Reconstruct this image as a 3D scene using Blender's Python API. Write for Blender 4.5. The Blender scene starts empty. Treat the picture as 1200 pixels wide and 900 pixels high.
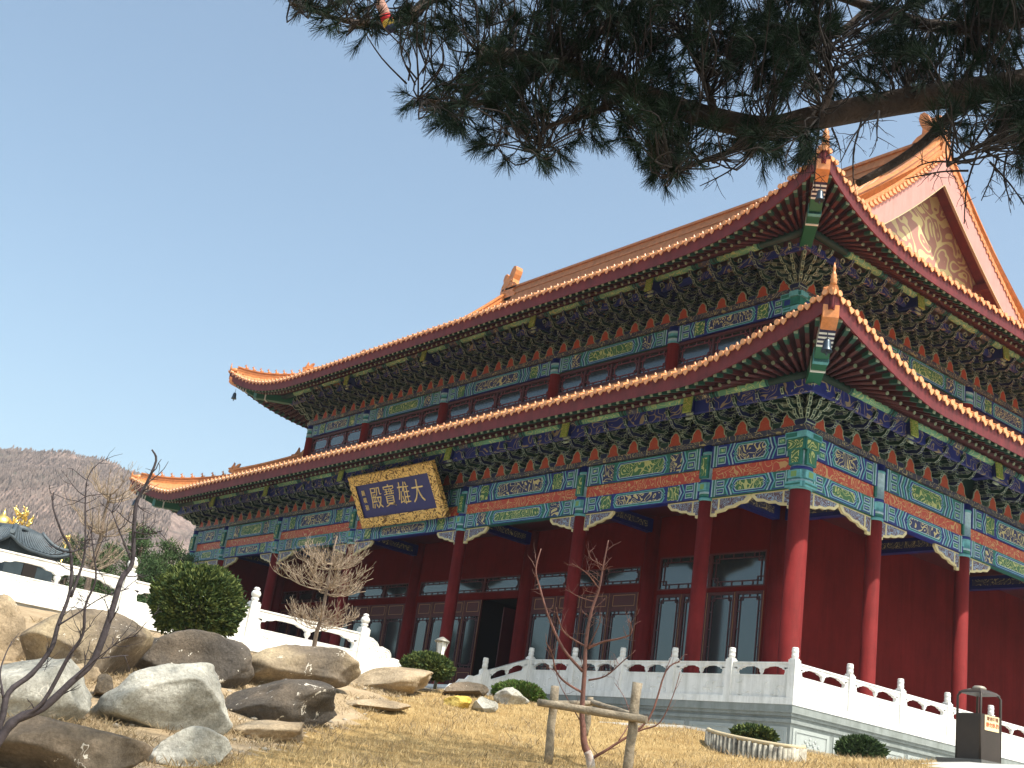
import bpy, bmesh, math, random
import numpy as np
from mathutils import Vector, Matrix, noise
random.seed(7)
USE_HAZE, HAZE_D, SUN_E, SKY_E, EXPO = True, .0003, 3.9, .15, .86
PI = math.pi
scene = bpy.context.scene
C = scene.collection

# ------------------------------------------------------------------ camera (world: x right along the front, y into the hall, z up, terrace floor = 0)
CAM = Vector((20.995, -25.995, -3.404)); FPX = 1434.9
RX, RY, RZ = 0.32557, 0.14991, 0.92915
_fw = Vector((-math.sin(RZ)*math.cos(RX), math.cos(RZ)*math.cos(RX), math.sin(RX)))
_rt = Vector((math.cos(RZ), math.sin(RZ), 0)); _up = _rt.cross(_fw)
_r2 = math.cos(RY)*_rt + math.sin(RY)*_up; _u2 = -math.sin(RY)*_rt + math.cos(RY)*_up
cd = bpy.data.cameras.new('camera'); cam = bpy.data.objects.new('camera', cd); C.objects.link(cam)
cam.matrix_world = Matrix(((_r2.x, _u2.x, -_fw.x, CAM.x), (_r2.y, _u2.y, -_fw.y, CAM.y), (_r2.z, _u2.z, -_fw.z, CAM.z), (0, 0, 0, 1)))
cd.sensor_width = 36; cd.lens = FPX/1200*36; cd.clip_end = 5000; cd.clip_start = .05
scene.camera = cam

def ray(x, y):
    v = _r2*((x-600)/FPX) - _u2*((y-450)/FPX) + _fw
    return v
def at(x, y, D):
    """world point seen at photo pixel x, y at horizontal distance D from the viewpoint"""
    r = ray(x, y); return CAM + r*(D/math.hypot(r.x, r.y))

# ------------------------------------------------------------------ materials
MATS = {}
def mat(name, col, rough=.7, metal=0, var=.0, vscale=3.0, bump=0, bscale=20, spec=.4, col2=None, streak=0, sdark=.55):
    if name in MATS: return MATS[name]
    m = bpy.data.materials.new(name); m.use_nodes = True
    nt = m.node_tree; b = nt.nodes['Principled BSDF']
    b.inputs['Roughness'].default_value = rough; b.inputs['Metallic'].default_value = metal
    b.inputs['Specular IOR Level'].default_value = spec
    b.inputs['Base Color'].default_value = (*col, 1)
    if var or col2:
        tc = nt.nodes.new('ShaderNodeTexCoord'); n = nt.nodes.new('ShaderNodeTexNoise'); n.inputs['Scale'].default_value = vscale
        n.inputs['Detail'].default_value = 6; n.inputs['Roughness'].default_value = .65
        nt.links.new(tc.outputs['Object'], n.inputs['Vector'])
        r = nt.nodes.new('ShaderNodeValToRGB')
        c2 = col2 or tuple(min(1, c*(1+var)) for c in col); c1 = col if col2 else tuple(c*(1-var) for c in col)
        r.color_ramp.elements[0].position = .35; r.color_ramp.elements[1].position = .68
        r.color_ramp.elements[0].color = (*c1, 1); r.color_ramp.elements[1].color = (*c2, 1)
        nt.links.new(n.outputs['Fac'], r.inputs['Fac']); nt.links.new(r.outputs['Color'], b.inputs['Base Color'])
    if bump:
        tc = nt.nodes.new('ShaderNodeTexCoord'); n = nt.nodes.new('ShaderNodeTexNoise'); n.inputs['Scale'].default_value = bscale
        n.inputs['Detail'].default_value = 5
        nt.links.new(tc.outputs['Object'], n.inputs['Vector'])
        bp = nt.nodes.new('ShaderNodeBump'); bp.inputs['Strength'].default_value = bump; bp.inputs['Distance'].default_value = .03
        nt.links.new(n.outputs['Fac'], bp.inputs['Height']); nt.links.new(bp.outputs['Normal'], b.inputs['Normal'])
    if streak:
        # run-down dirt: noise drawn out along z, multiplied over the base colour
        tc = nt.nodes.new('ShaderNodeTexCoord'); mp = nt.nodes.new('ShaderNodeMapping'); mp.inputs['Scale'].default_value = (streak, streak, streak*.12)
        n = nt.nodes.new('ShaderNodeTexNoise'); n.inputs['Scale'].default_value = 1; n.inputs['Detail'].default_value = 7; n.inputs['Roughness'].default_value = .7
        nt.links.new(tc.outputs['Object'], mp.inputs['Vector']); nt.links.new(mp.outputs['Vector'], n.inputs['Vector'])
        r = nt.nodes.new('ShaderNodeValToRGB'); r.color_ramp.elements[0].position = .34; r.color_ramp.elements[1].position = .56
        r.color_ramp.elements[0].color = (sdark, sdark, sdark*.97, 1); r.color_ramp.elements[1].color = (1, 1, 1, 1); nt.links.new(n.outputs['Fac'], r.inputs['Fac'])
        mx = nt.nodes.new('ShaderNodeMix'); mx.data_type = 'RGBA'; mx.blend_type = 'MULTIPLY'; mx.inputs[0].default_value = 1
        src = b.inputs['Base Color'].links[0].from_socket if b.inputs['Base Color'].links else None
        if src: nt.links.new(src, mx.inputs[6])
        else: mx.inputs[6].default_value = (*col, 1)
        nt.links.new(r.outputs['Color'], mx.inputs[7]); nt.links.new(mx.outputs[2], b.inputs['Base Color'])
    MATS[name] = m
    return m

def scroll(name, ground, line, scale=2.6, width=.042, rough=.5, metal=0, relief=0):
    """gilded scrollwork: wavy contour lines of a swirled noise on a ground colour"""
    if name in MATS: return MATS[name]
    m = bpy.data.materials.new(name); m.use_nodes = True
    nt = m.node_tree; b = nt.nodes['Principled BSDF']; N = nt.nodes.new; L = nt.links.new
    tc = N('ShaderNodeTexCoord'); n = N('ShaderNodeTexNoise'); n.inputs['Scale'].default_value = scale
    n.inputs['Detail'].default_value = .6; n.inputs['Distortion'].default_value = 1.3
    L(tc.outputs['Object'], n.inputs['Vector'])
    s = N('ShaderNodeMath'); s.operation = 'MULTIPLY'; s.inputs[1].default_value = 6.0; L(n.outputs['Fac'], s.inputs[0])
    f = N('ShaderNodeMath'); f.operation = 'PINGPONG'; f.inputs[1].default_value = .5; L(s.outputs[0], f.inputs[0])
    g = N('ShaderNodeMath'); g.operation = 'LESS_THAN'; g.inputs[1].default_value = width*3.4; L(f.outputs[0], g.inputs[0])
    mx = N('ShaderNodeMix'); mx.data_type = 'RGBA'; L(g.outputs[0], mx.inputs[0])
    mx.inputs[6].default_value = (*ground, 1); mx.inputs[7].default_value = (*line, 1)
    L(mx.outputs[2], b.inputs['Base Color']); b.inputs['Roughness'].default_value = rough; b.inputs['Metallic'].default_value = metal
    if relief:
        bp = N('ShaderNodeBump'); bp.inputs['Strength'].default_value = relief; bp.inputs['Distance'].default_value = .05
        L(f.outputs[0], bp.inputs['Height']); bp.invert = True; L(bp.outputs['Normal'], b.inputs['Normal'])
    MATS[name] = m
    return m

RED = mat('red column lacquer', (.165, .016, .016), .75, var=.16, vscale=1.1, spec=.12, streak=5, sdark=.72, bump=.08, bscale=6)
DRED = mat('dark red timber', (.07, .008, .009), .5, var=.15, vscale=2)
WALLR = mat('red wall plaster', (.12, .010, .009), .95, var=.16, vscale=.7, streak=2.2, sdark=.75, spec=.08, bump=.05, bscale=30)
FASC = mat('eave fascia red', (.135, .016, .018), .6, var=.22, vscale=3, streak=5, sdark=.7)
TILE = mat('orange glazed tile', (.56, .21, .065), .32, var=.22, vscale=5, spec=.5)
TILEE = mat('pale orange tile end', (.68, .31, .13), .35, var=.2, vscale=9, spec=.5)
RIDGE = mat('brown orange ridge glaze', (.55, .22, .075), .38, var=.2, vscale=4, bump=.12, bscale=9)
RIDGED = mat('deep brown ridge glaze', (.38, .165, .065), .5, var=.2, vscale=4)
PINK = mat('pink gable board', (.50, .255, .225), .6, var=.06, vscale=2, streak=2.5, sdark=.85)
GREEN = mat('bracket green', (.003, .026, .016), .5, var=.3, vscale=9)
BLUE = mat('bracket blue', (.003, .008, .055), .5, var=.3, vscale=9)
BLUED = mat('deep blue paint', (.005, .01, .10), .5, var=.2, vscale=5)
TEAL = mat('teal paint', (.012, .13, .10), .5, var=.25, vscale=8)
CYAN = mat('pale cyan paint', (.11, .33, .36), .5, var=.2, vscale=8)
PALE = mat('pale line paint', (.29, .42, .47), .5, var=.2, vscale=8)
EDGE = mat('pale gilt outline', (.27, .32, .23), .45, var=.3, vscale=9)
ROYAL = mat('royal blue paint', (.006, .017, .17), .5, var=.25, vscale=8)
LIME = mat('lime ground', (.16, .29, .09), .5)
GNAVY = scroll('gold dragons on navy', (.006, .012, .085), (.52, .43, .19))
GGREEN = scroll('gold dragons on green', (.03, .12, .035), (.42, .42, .15))
GLIME = scroll('gold scroll on sage', (.12, .30, .17), (.38, .46, .20))
GRED = scroll('gold scroll on orange red', (.40, .045, .018), (.48, .27, .10), width=.035)
GSTRIP = scroll('gold scroll on dark strip', (.03, .03, .06), (.34, .28, .13), scale=3, width=.03)
GBLUEM = scroll('gold marks on deep blue', (.01, .02, .16), (.28, .22, .14), scale=1.6, width=.03)
GPLATE = scroll('gold on lime plate', (.20, .30, .05), (.52, .46, .14), scale=6)
QUETI = scroll('blue scroll on dark spandrel', (.10, .05, .06), (.22, .30, .42), scale=5, width=.05)
CREAM = mat('cream gilt edge', (.58, .50, .27), .5, var=.1)
ARCHR = scroll('flame on orange arch board', (.34, .042, .016), (.36, .10, .035), scale=6, width=.02)
GABLEF = scroll('gilt scroll on gable field', (.40, .22, .18), (.62, .55, .28), scale=.75, width=.06)
GOLD = scroll('gilded carving', (.78, .50, .16), (.16, .075, .015), scale=2.3, width=.045, rough=.4, metal=.25)
GOLDP = mat('gold leaf', (.85, .62, .20), .3, metal=.9)
NAVYP = mat('navy board', (.025, .028, .13), .45, var=.1)
DARK = mat('painted interior shade', (.012, .009, .008), .9)  # near-black colour painted in for the shade of unlit insides
MARB = mat('white marble', (.78, .78, .755), .6, var=.06, vscale=2.2, bump=.3, bscale=9, streak=4.5, sdark=.74)
MARBC = mat('carved marble relief', (.78, .78, .76), .55, var=.04, vscale=2)
STONE = mat('grey green granite', (.23, .255, .245), .6, var=.10, vscale=5, streak=2.5, sdark=.72)
PAVE = mat('paving stone', (.42, .42, .40), .8, var=.1, vscale=2)
GLASS = mat('reflective window pane', (.105, .12, .125), .09, metal=.8, spec=.5)
ROCKW = None

class MB:
    def __init__(s): s.v = []; s.f = []; s.m = []; s.sm = []
    def add(s, vs, fs, mi=0, smooth=False):
        o = len(s.v); s.v += [tuple(v) for v in vs]
        for f in fs: s.f.append([i+o for i in f]); s.m.append(mi); s.sm.append(smooth)
    def quad(s, a, b, c, d, mi=0): s.add([a, b, c, d], [(0, 1, 2, 3)], mi)
    def poly(s, pts, mi=0): s.add(pts, [tuple(range(len(pts)))], mi)
    def box(s, x0, x1, y0, y1, z0, z1, mi=0):
        s.obox((x0, y0, z0), (x1-x0, 0, 0), (0, y1-y0, 0), (0, 0, z1-z0), mi)
    def obox(s, o, a, b, c, mi=0):
        o, a, b, c = Vector(o), Vector(a), Vector(b), Vector(c)
        vs = [o, o+a, o+a+b, o+b, o+c, o+a+c, o+a+b+c, o+b+c]
        fs = [(0, 3, 2, 1), (4, 5, 6, 7), (0, 1, 5, 4), (1, 2, 6, 5), (2, 3, 7, 6), (3, 0, 4, 7)]
        if a.cross(b).dot(c) < 0: fs = [f[::-1] for f in fs]
        s.add(vs, fs, mi)
    def cbox(s, c, sx, sy, sz, rz=0, mi=0, tilt=None):
        c = Vector(c); R = Matrix.Rotation(rz, 3, 'Z')
        if tilt is not None: R = tilt @ R
        a, b, d = R @ Vector((sx, 0, 0)), R @ Vector((0, sy, 0)), R @ Vector((0, 0, sz))
        s.obox(c-(a+b+d)/2, a, b, d, mi)
    def prism(s, pts, dvec, mi=0, mi_side=None, smooth=False):
        """pts: closed 3D outline (planar), extruded by dvec"""
        n = len(pts); d = Vector(dvec); P = [Vector(p) for p in pts]; Q = [p+d for p in P]
        nrm = Vector((0, 0, 0))
        for i in range(n): nrm += P[i].cross(P[(i+1) % n])
        if nrm.dot(d) > 0: P, Q = P[::-1], Q[::-1]
        o = len(s.v); s.v += [tuple(v) for v in P+Q]
        s.f.append([o+i for i in range(n)]); s.m.append(mi); s.sm.append(False)
        s.f.append([o+n+i for i in range(n)][::-1]); s.m.append(mi); s.sm.append(False)
        for i in range(n):
            j = (i+1) % n
            s.f.append([o+i, o+n+i, o+n+j, o+j]); s.m.append(mi if mi_side is None else mi_side); s.sm.append(smooth)
    def tube(s, pts, rad, n=8, mi=0, cap=True, smooth=True):
        P = [Vector(p) for p in pts]
        if not hasattr(rad, '__len__'): rad = [rad]*len(P)
        o = len(s.v); t0 = (P[1]-P[0]).normalized()
        ref = Vector((0, 0, 1)) if abs(t0.z) < .9 else Vector((1, 0, 0))
        u = t0.cross(ref).normalized()
        for i, p in enumerate(P):
            t = (P[min(i+1, len(P)-1)]-P[max(i-1, 0)])
            t = t.normalized() if t.length > 1e-9 else t0
            u = (u - t*u.dot(t)); u = u.normalized() if u.length > 1e-6 else t.orthogonal().normalized()
            w = t.cross(u)
            for k in range(n):
                a = 2*PI*k/n; s.v.append(tuple(p+(u*math.cos(a)+w*math.sin(a))*rad[i]))
        for i in range(len(P)-1):
            for k in range(n):
                k2 = (k+1) % n
                s.f.append([o+i*n+k, o+i*n+k2, o+(i+1)*n+k2, o+(i+1)*n+k]); s.m.append(mi); s.sm.append(smooth)
        if cap:
            s.f.append([o+k for k in range(n)][::-1]); s.m.append(mi); s.sm.append(False)
            e = o+(len(P)-1)*n
            s.f.append([e+k for k in range(n)]); s.m.append(mi); s.sm.append(False)
    def lathe(s, c, prof, n=16, mi=0, smooth=True, mis=None):
        c = Vector(c); o = len(s.v)
        for r, z in prof:
            for k in range(n):
                a = 2*PI*(k+.5)/n; s.v.append((c.x+r*math.cos(a), c.y+r*math.sin(a), c.z+z))
        for i in range(len(prof)-1):
            for k in range(n):
                k2 = (k+1) % n
                s.f.append([o+i*n+k, o+i*n+k2, o+(i+1)*n+k2, o+(i+1)*n+k]); s.m.append(mis[i] if mis else mi); s.sm.append(smooth)
        s.f.append([o+k for k in range(n)][::-1]); s.m.append(mis[0] if mis else mi); s.sm.append(False)
        e = o+(len(prof)-1)*n
        s.f.append([e+k for k in range(n)]); s.m.append(mis[-1] if mis else mi); s.sm.append(False)
    def grid(s, rows, mi=0, smooth=False):
        o = len(s.v); n = len(rows[0])
        for r in rows: s.v += [tuple(p) for p in r]
        for i in range(len(rows)-1):
            for j in range(n-1):
                s.f.append([o+i*n+j, o+i*n+j+1, o+(i+1)*n+j+1, o+(i+1)*n+j]); s.m.append(mi); s.sm.append(smooth)
    def mesh(s, name, mats, inset=None):
        me = bpy.data.meshes.new(name); me.from_pydata(s.v, [], s.f)
        if not isinstance(mats, (list, tuple)): mats = [mats]
        for m in mats: me.materials.append(m)
        me.polygons.foreach_set('material_index', s.m); me.polygons.foreach_set('use_smooth', s.sm)
        if inset:
            th, slot, amin = inset
            bm = bmesh.new(); bm.from_mesh(me)
            fs = [f for f in bm.faces if f.calc_area() > amin]
            r = bmesh.ops.inset_individual(bm, faces=fs, thickness=th, use_even_offset=True)
            for f in r['faces']: f.material_index = slot
            bm.to_mesh(me); bm.free()
        me.update(); return me
    def build(s, name, mats, parent=None, loc=None, inset=None):
        return link(name, s.mesh(name, mats, inset), parent, loc)

def link(name, me, parent=None, loc=None, rz=0):
    o = bpy.data.objects.new(name, me); C.objects.link(o)
    if loc is not None: o.location = loc
    o.rotation_euler.z = rz
    if parent is not None:
        o.parent = parent
        p = parent; M = Matrix.Identity(4); chain = []
        while p is not None: chain.append(p); p = p.parent
        for q in reversed(chain):
            M = M @ q.matrix_parent_inverse @ q.matrix_basis if q.parent else q.matrix_basis.copy()
        o.matrix_parent_inverse = M.inverted()
    return o
def tag(o, label=None, cat=None, group=None, kind=None):
    if label: o['label'] = label
    if cat: o['category'] = cat
    if group: o['group'] = group
    if kind: o['kind'] = kind
    return o
def thing(name, loc, label, cat, group=None):
    o = bpy.data.objects.new(name, None); C.objects.link(o); o.location = loc; o.empty_display_size = .2
    return tag(o, label, cat, group)
# ------------------------------------------------------------------ the hall
XC = [0, -3.42, -8.92, -15.477, -23.106, -29.663, -35.163, -38.583]
YC = [0, 3.42, 8.0, 13.5, 19.0, 23.58, 27.0]
LX, LY, W0, MIDX, MIDY = 38.583, 27.0, 3.42, -19.29, 13.5
hall = thing('temple_hall', (MIDX, MIDY, 0), 'large red Chinese temple hall with double orange tiled eaves and painted beams', 'temple')

class Face:
    """frame on a facade: u along it, v = height, h = distance out of it"""
    def __init__(s, O, U, N): s.O, s.U, s.N = Vector(O), Vector(U), Vector(N)
    def __call__(s, u, v, h=0): return s.O + s.U*u + Vector((0, 0, v)) + s.N*h
    def box(s, mb, u0, u1, v0, v1, h0, h1, mi=0):
        mb.obox(s(u0, v0, h0), s.U*(u1-u0), s.N*(h1-h0), Vector((0, 0, v1-v0)), mi)
F_FRONT = Face((0, 0, 0), (-1, 0, 0), (0, -1, 0))
F_SIDE = Face((0, 0, 0), (0, 1, 0), (1, 0, 0))
F_BACK = Face((0, LY, 0), (-1, 0, 0), (0, 1, 0))
F_WEST = Face((-LX, 0, 0), (0, 1, 0), (-1, 0, 0))

# --- columns
def column(x, y, r, z0, z1, corner=False, cap=True):
    mb = MB(); mb.lathe((x, y, 0), [(r*1.25, z0), (r*1.3, z0+.08), (r*1.05, z0+.2), (r, z0+.22), (r*.985, z1)], 24)
    o = mb.build('column', RED, hall)
    if cap:
        c = MB(); R = r*1.04
        prof = [(R+.012, z1), (R+.012, z1+.09), (R, z1+.09), (R, z1+.2), (R+.008, z1+.2), (R+.008, z1+.27), (R, z1+.27), (R, z1+.55), (R+.01, z1+.55), (R+.01, z1+.64), (R, z1+.64), (R, z1+1.42), (R+.01, z1+1.42), (R+.01, z1+1.5), (R, z1+1.5), (R, z1+1.7)]
        mis = [0, 0, 1, 1, 2, 2, 0, 0, 3, 2, 2, 1, 0, 0, 3]
        c.lathe((x, y, 0), prof, 24, mis=mis)
        fr = ((0, -1),) if not corner else ((0, -1), (1, 0))
        for nx, ny in fr:
            f = Face((x, y, 0), (-ny if ny else 0, nx, 0) if ny else (0, 1, 0), (nx, ny, 0))
            w = r*.72
            f.box(c, -w, w, z1+.30, z1+.52, R-.06, R+.03, 4); f.box(c, -w*.45, w*.45, z1+.33, z1+.49, R-.05, R+.036, 5)
            f.box(c, -w, w, z1+.68, z1+1.38, R-.06, R+.025, 1); f.box(c, -w*.6, w*.6, z1+.74, z1+1.3, R-.05, R+.031, 6)
            if corner:
                f.box(c, -w*1.75, w*1.75, z1+1.44, z1+1.62, R-.25, R+.05, 0); f.box(c, -w*1.6, w*1.6, z1+1.47, z1+1.59, R-.2, R+.056, 1)
                f.box(c, -w*1.45, w*1.45, z1+1.1, z1+1.44, R-.25, R+.035, 1); f.box(c, -w*1.2, w*1.2, z1+1.14, z1+1.40, R-.2, R+.041, 6)
                f.box(c, -w*1.3, w*1.3, z1+.04, z1+.2, R-.2, R+.05, 0); f.box(c, -w*1.2, w*1.2, z1+.09, z1+.14, R-.2, R+.056, 1)
        c.build('column_capital', [CYAN, TEAL, PALE, ROYAL, CYAN, LIME, GGREEN], o)
    return o
for i, x in enumerate(XC): column(x, 0, .29 if i in (0, 7) else .225, 0, 5.706, i == 0)
for y in YC[1:]: column(0, y, .29 if y == 27 else .225, 0, 5.706)
for y in YC[1:]: column(-LX, y, .225, 0, 5.706)
for x in XC[1:7]: column(x, 3.42, .29, 0, 6.9, cap=False)

# --- painted beams: flat painted fields laid 3 mm apart on real beams
def stepped(u0, u1, v0, v1, p):
    h = v1-v0
    return [(u0+p, v0), (u0+p*.25, v0+h*.3), (u0+p*.7, v0+h*.42), (u0, v0+h*.5), (u0+p*.7, v0+h*.58), (u0+p*.25, v0+h*.7), (u0+p, v1),
            (u1-p, v1), (u1-p*.25, v0+h*.7), (u1-p*.7, v0+h*.58), (u1, v0+h*.5), (u1-p*.7, v0+h*.42), (u1-p*.25, v0+h*.3), (u1-p, v0)]
def flat(mb, f, pts, h, mi): mb.poly([f(u, v, h) for u, v in pts], mi)
def rect(mb, f, u0, u1, v0, v1, h, mi): flat(mb, f, [(u0, v0), (u1, v0), (u1, v1), (u0, v1)], h, mi)
# slots: 0 royal 1 teal 2 pale 3 cyan 4 gold/navy 5 gold/green 6 gold/sage 7 gold/red 8 strip
BM = [ROYAL, TEAL, PALE, CYAN, GNAVY, GGREEN, GLIME, GRED, GSTRIP]
def paint_beam(mb, f, u0, u1, v0, v1, h, kind):
    W, H = u1-u0, v1-v0; g, b = (5, 0) if kind else (4, 1); s2 = 4 if kind else 5; e = .004
    base = 1 if kind else 0
    rect(mb, f, u0, u1, v0, v0+H*.06, h+e, 0); rect(mb, f, u0, u1, v1-H*.06, v1, h+e, base)
    cw = W*.46
    c0, c1 = (u0+u1-cw)/2, (u0+u1+cw)/2; p = .13
    for k, (ins, mi) in enumerate(((0, 3), (.03, b), (.07, 2), (.095, g))):
        a = ins; flat(mb, f, stepped(c0+a*1.3, c1-a*1.3, v0+.03+a*.85, v1-.03-a*.85, p), h+e*(2+k), mi)
    for sgn in (0, 1):
        def U(d): return u0+d if sgn == 0 else u1-d
        def R(d0, d1, a, bb, hh, mi):
            x0, x1 = sorted((U(d0), U(d1))); rect(mb, f, x0, x1, a, bb, hh, mi)
        R(0, .07, v0, v1, h+e*2, 0); R(.07, .12, v0, v1, h+e*2, 2); R(.12, .19, v0, v1, h+e*2, 1); R(.19, .23, v0, v1, h+e*2, 2)
        end = (c0-u0) if sgn == 0 else (u1-c1)
        # small framed cartouches
        d = .26
        for vv0, vv1 in ((v0+H*.10, v0+H*.45), (v0+H*.55, v0+H*.90)):
            R(d, d+.30, vv0, vv1, h+e*2, 2); R(d+.03, d+.27, vv0+.03, vv1-.03, h+e*3, b); R(d+.07, d+.24, vv0+.07, vv1-.07, h+e*4, 6)
        # chevron bands
        d = .60; n = 0
        while d < end-.06 and n < 14:
            mi = (3, 0, 2, 1)[n % 4]; wdt = .055
            if end > 1.2 and n == 3:
                x0, x1 = sorted((U(d+.02), U(d+.50))); rect(mb, f, x0, x1, v0+H*.08, v1-H*.08, h+e*3, s2); d += .56; n += 1; continue
            for (a, bb, q0, q1) in ((v0, v0+H*.3, .10, .03), (v0+H*.3, v0+H*.5, .03, -.03), (v0+H*.5, v0+H*.7, -.03, .03), (v0+H*.7, v1, .03, .10)):
                if sgn == 0: pts = [(u0+d+q0, a), (u0+d+q0+wdt, a), (u0+d+q1+wdt, bb), (u0+d+q1, bb)]
                else: pts = [(u1-d-q0, a), (u1-d-q0-wdt, a), (u1-d-q1-wdt, bb), (u1-d-q1, bb)]
                flat(mb, f, pts, h+e*2, mi)
            d += wdt+.012; n += 1

def entablature(f, us, storey, rad):
    """beams, red board and strip between neighbouring columns"""
    for i in range(len(us)-1):
        a, b = us[i], us[i+1]
        if abs(b-a) < .1: continue
        r = rad; u0, u1 = a+r, b-r; k = i % 2
        if storey == 0:
            mb = MB(); f.box(mb, u0, u1, 6.70, 7.36, -.17, .17, 1 if k else 0); paint_beam(mb, f, u0, u1, 6.70, 7.36, .17, k); mb.build('painted_beam', BM, hall)
            mb = MB(); f.box(mb, u0, u1, 6.32, 6.695, -.08, .10, 0); mb.build('red_beam_board', [GRED], hall)
            mb = MB(); f.box(mb, u0, u1, 5.80, 6.315, -.14, .14, 0 if k else 1); paint_beam(mb, f, u0, u1, 5.80, 6.315, .14, 1-k); mb.build('painted_beam', BM, hall)
            # lace spandrels
            if b-a > 4: wq = 1.35
            else: wq = (b-a)/2-r-.02
            for s in (0, 1):
                def U(d): return u0+d if s == 0 else u1-d
                q = MB()
                out = [(0, 0), (0, -.66), (.13, -.66), (.13, -.55), (.35, -.50), (.42, -.42), (.6, -.40), (.72, -.30), (.88, -.28), (1, -.10), (1.0, 0)]
                P = [f(U(x*wq), 5.79+y*.82, -.05) for x, y in out]
                q.prism(P, f.N*.09, 1)
                inn = [(.04, -.05), (.04, -.56), (.13, -.56), (.13, -.47), (.35, -.41), (.40, -.34), (.57, -.33), (.70, -.23), (.84, -.20), (.92, -.05)]
                q.poly([f(U(x*wq), 5.79+y*.82, .048) for x, y in inn], 0); q.poly([f(U(x*wq), 5.79+y*.82, -.058) for x, y in inn], 0)
                x0, x1 = sorted((U(.20*wq), U(.24*wq))); f.box(q, x0, x1, 5.40, 5.76, -.056, .056, 1)
                q.build('beam_bracket', [QUETI, CREAM], hall)
        else:
            mb = MB(); f.box(mb, u0, u1, 13.06, 13.68, -.15, .15, 1 if k else 0); paint_beam(mb, f, u0, u1, 13.06, 13.68, .15, k); mb.build('painted_beam', BM, hall)
entablature(F_FRONT, [-x for x in XC], 0, .2)
entablature(F_SIDE, YC, 0, .2)
FU_FRONT = Face((-W0, W0, 0), (-1, 0, 0), (0, -1, 0)); FU_SIDE = Face((-W0, W0, 0), (0, 1, 0), (1, 0, 0))
UXF = [-(x+W0) for x in XC[1:7]]; UYF = [y-W0 for y in YC[1:6]]
entablature(FU_FRONT, UXF, 1, .25); entablature(FU_SIDE, UYF, 1, .25)
# painted transverse beams from the outer to the inner columns, seen from below
def cross_beam(x, y, U):
    mb = MB(); f = Face((x, y, 0), U, (U[1], -U[0], 0)); f.box(mb, .22, 3.2, 5.98, 6.44, -.13, .13, 0)
    for s in (.13, -.134):
        rect(mb, f, .22, 3.2, 6.02, 6.40, s+.002*(1 if s > 0 else -1), 1); rect(mb, f, .5, 2.9, 6.10, 6.32, s+.005*(1 if s > 0 else -1), 2)
    mb.build('cross_beam', [BLUED, BLUED, GSTRIP], hall)
for x in XC[1:7]: cross_beam(x, 0, (0, 1, 0))
for y in YC[1:6]: cross_beam(0, y, (-1, 0, 0))
# strip course under the brackets, purlins, blue upper course
def loop(name, mats, base, out0, out1, z0, z1, slots=None):
    mb = MB(); X0, X1, Y0, Y1 = -base, -LX+base, base, LY-base
    o0, o1 = out0, out1
    mb.box(X1-o1, X0+o1, Y0-o1, Y0-o0, z0, z1); mb.box(X1-o1, X0+o1, Y1+o0, Y1+o1, z0, z1)
    mb.box(X0+o0, X0+o1, Y0-o0, Y1+o0, z0, z1); mb.box(X1-o1, X1-o0, Y0-o0, Y1+o0, z0, z1)
    return mb.build(name, mats, hall)
loop('plate_course', [GSTRIP], 0, -.24, .24, 7.40, 7.56)
loop('plate_course', [GSTRIP], W0, -.24, .26, 13.70, 13.88)
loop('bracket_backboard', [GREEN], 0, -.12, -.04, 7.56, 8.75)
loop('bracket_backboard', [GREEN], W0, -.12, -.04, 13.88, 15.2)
loop('blue_beam', [GBLUEM], 0, .90, 1.02, 8.16, 8.54)
loop('blue_beam', [GBLUEM], W0, .98, 1.10, 14.74, 14.98)
loop('gallery_ceiling', [DRED], 0, -3.5, -.15, 6.55, 6.62)
def purlin(f, length, out, z, r, name='purlin'):
    mb = MB(); mb.tube([f(-out, z, out), f(length+out, z, out)], r, 12, 0)
    u = .6; k = 0
    while u < length-1:
        w = 1.75 if k % 2 == 0 else .55
        P0, P1 = f(u, z, out), f(u+w, z, out)
        mb.tube([P0, P1], r+.006, 12, 1 if k % 2 == 0 else 2, smooth=True)
        for q in (u-.1, u-.03, u+w+.0, u+w+.07): mb.tube([f(q, z, out), f(q+.035, z, out)], r+.009, 12, 3, smooth=True)
        u += w+.32; k += 1
    mb.build(name, [GREEN, GLIME, GSTRIP, TEAL], hall)
LXU = LX-2*W0; LYU = LY-2*W0
purlin(F_FRONT, LX, .98, 8.68, .15); purlin(F_SIDE, LY, .98, 8.68, .15); purlin(F_WEST, LY, .98, 8.68, .15)
FU_WEST = Face((-LX+W0, W0, 0), (0, 1, 0), (-1, 0, 0))
purlin(FU_FRONT, LXU, 1.42, 15.14, .15); purlin(FU_SIDE, LYU, 1.42, 15.14, .15); purlin(FU_WEST, LYU, 1.42, 15.14, .15)

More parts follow.
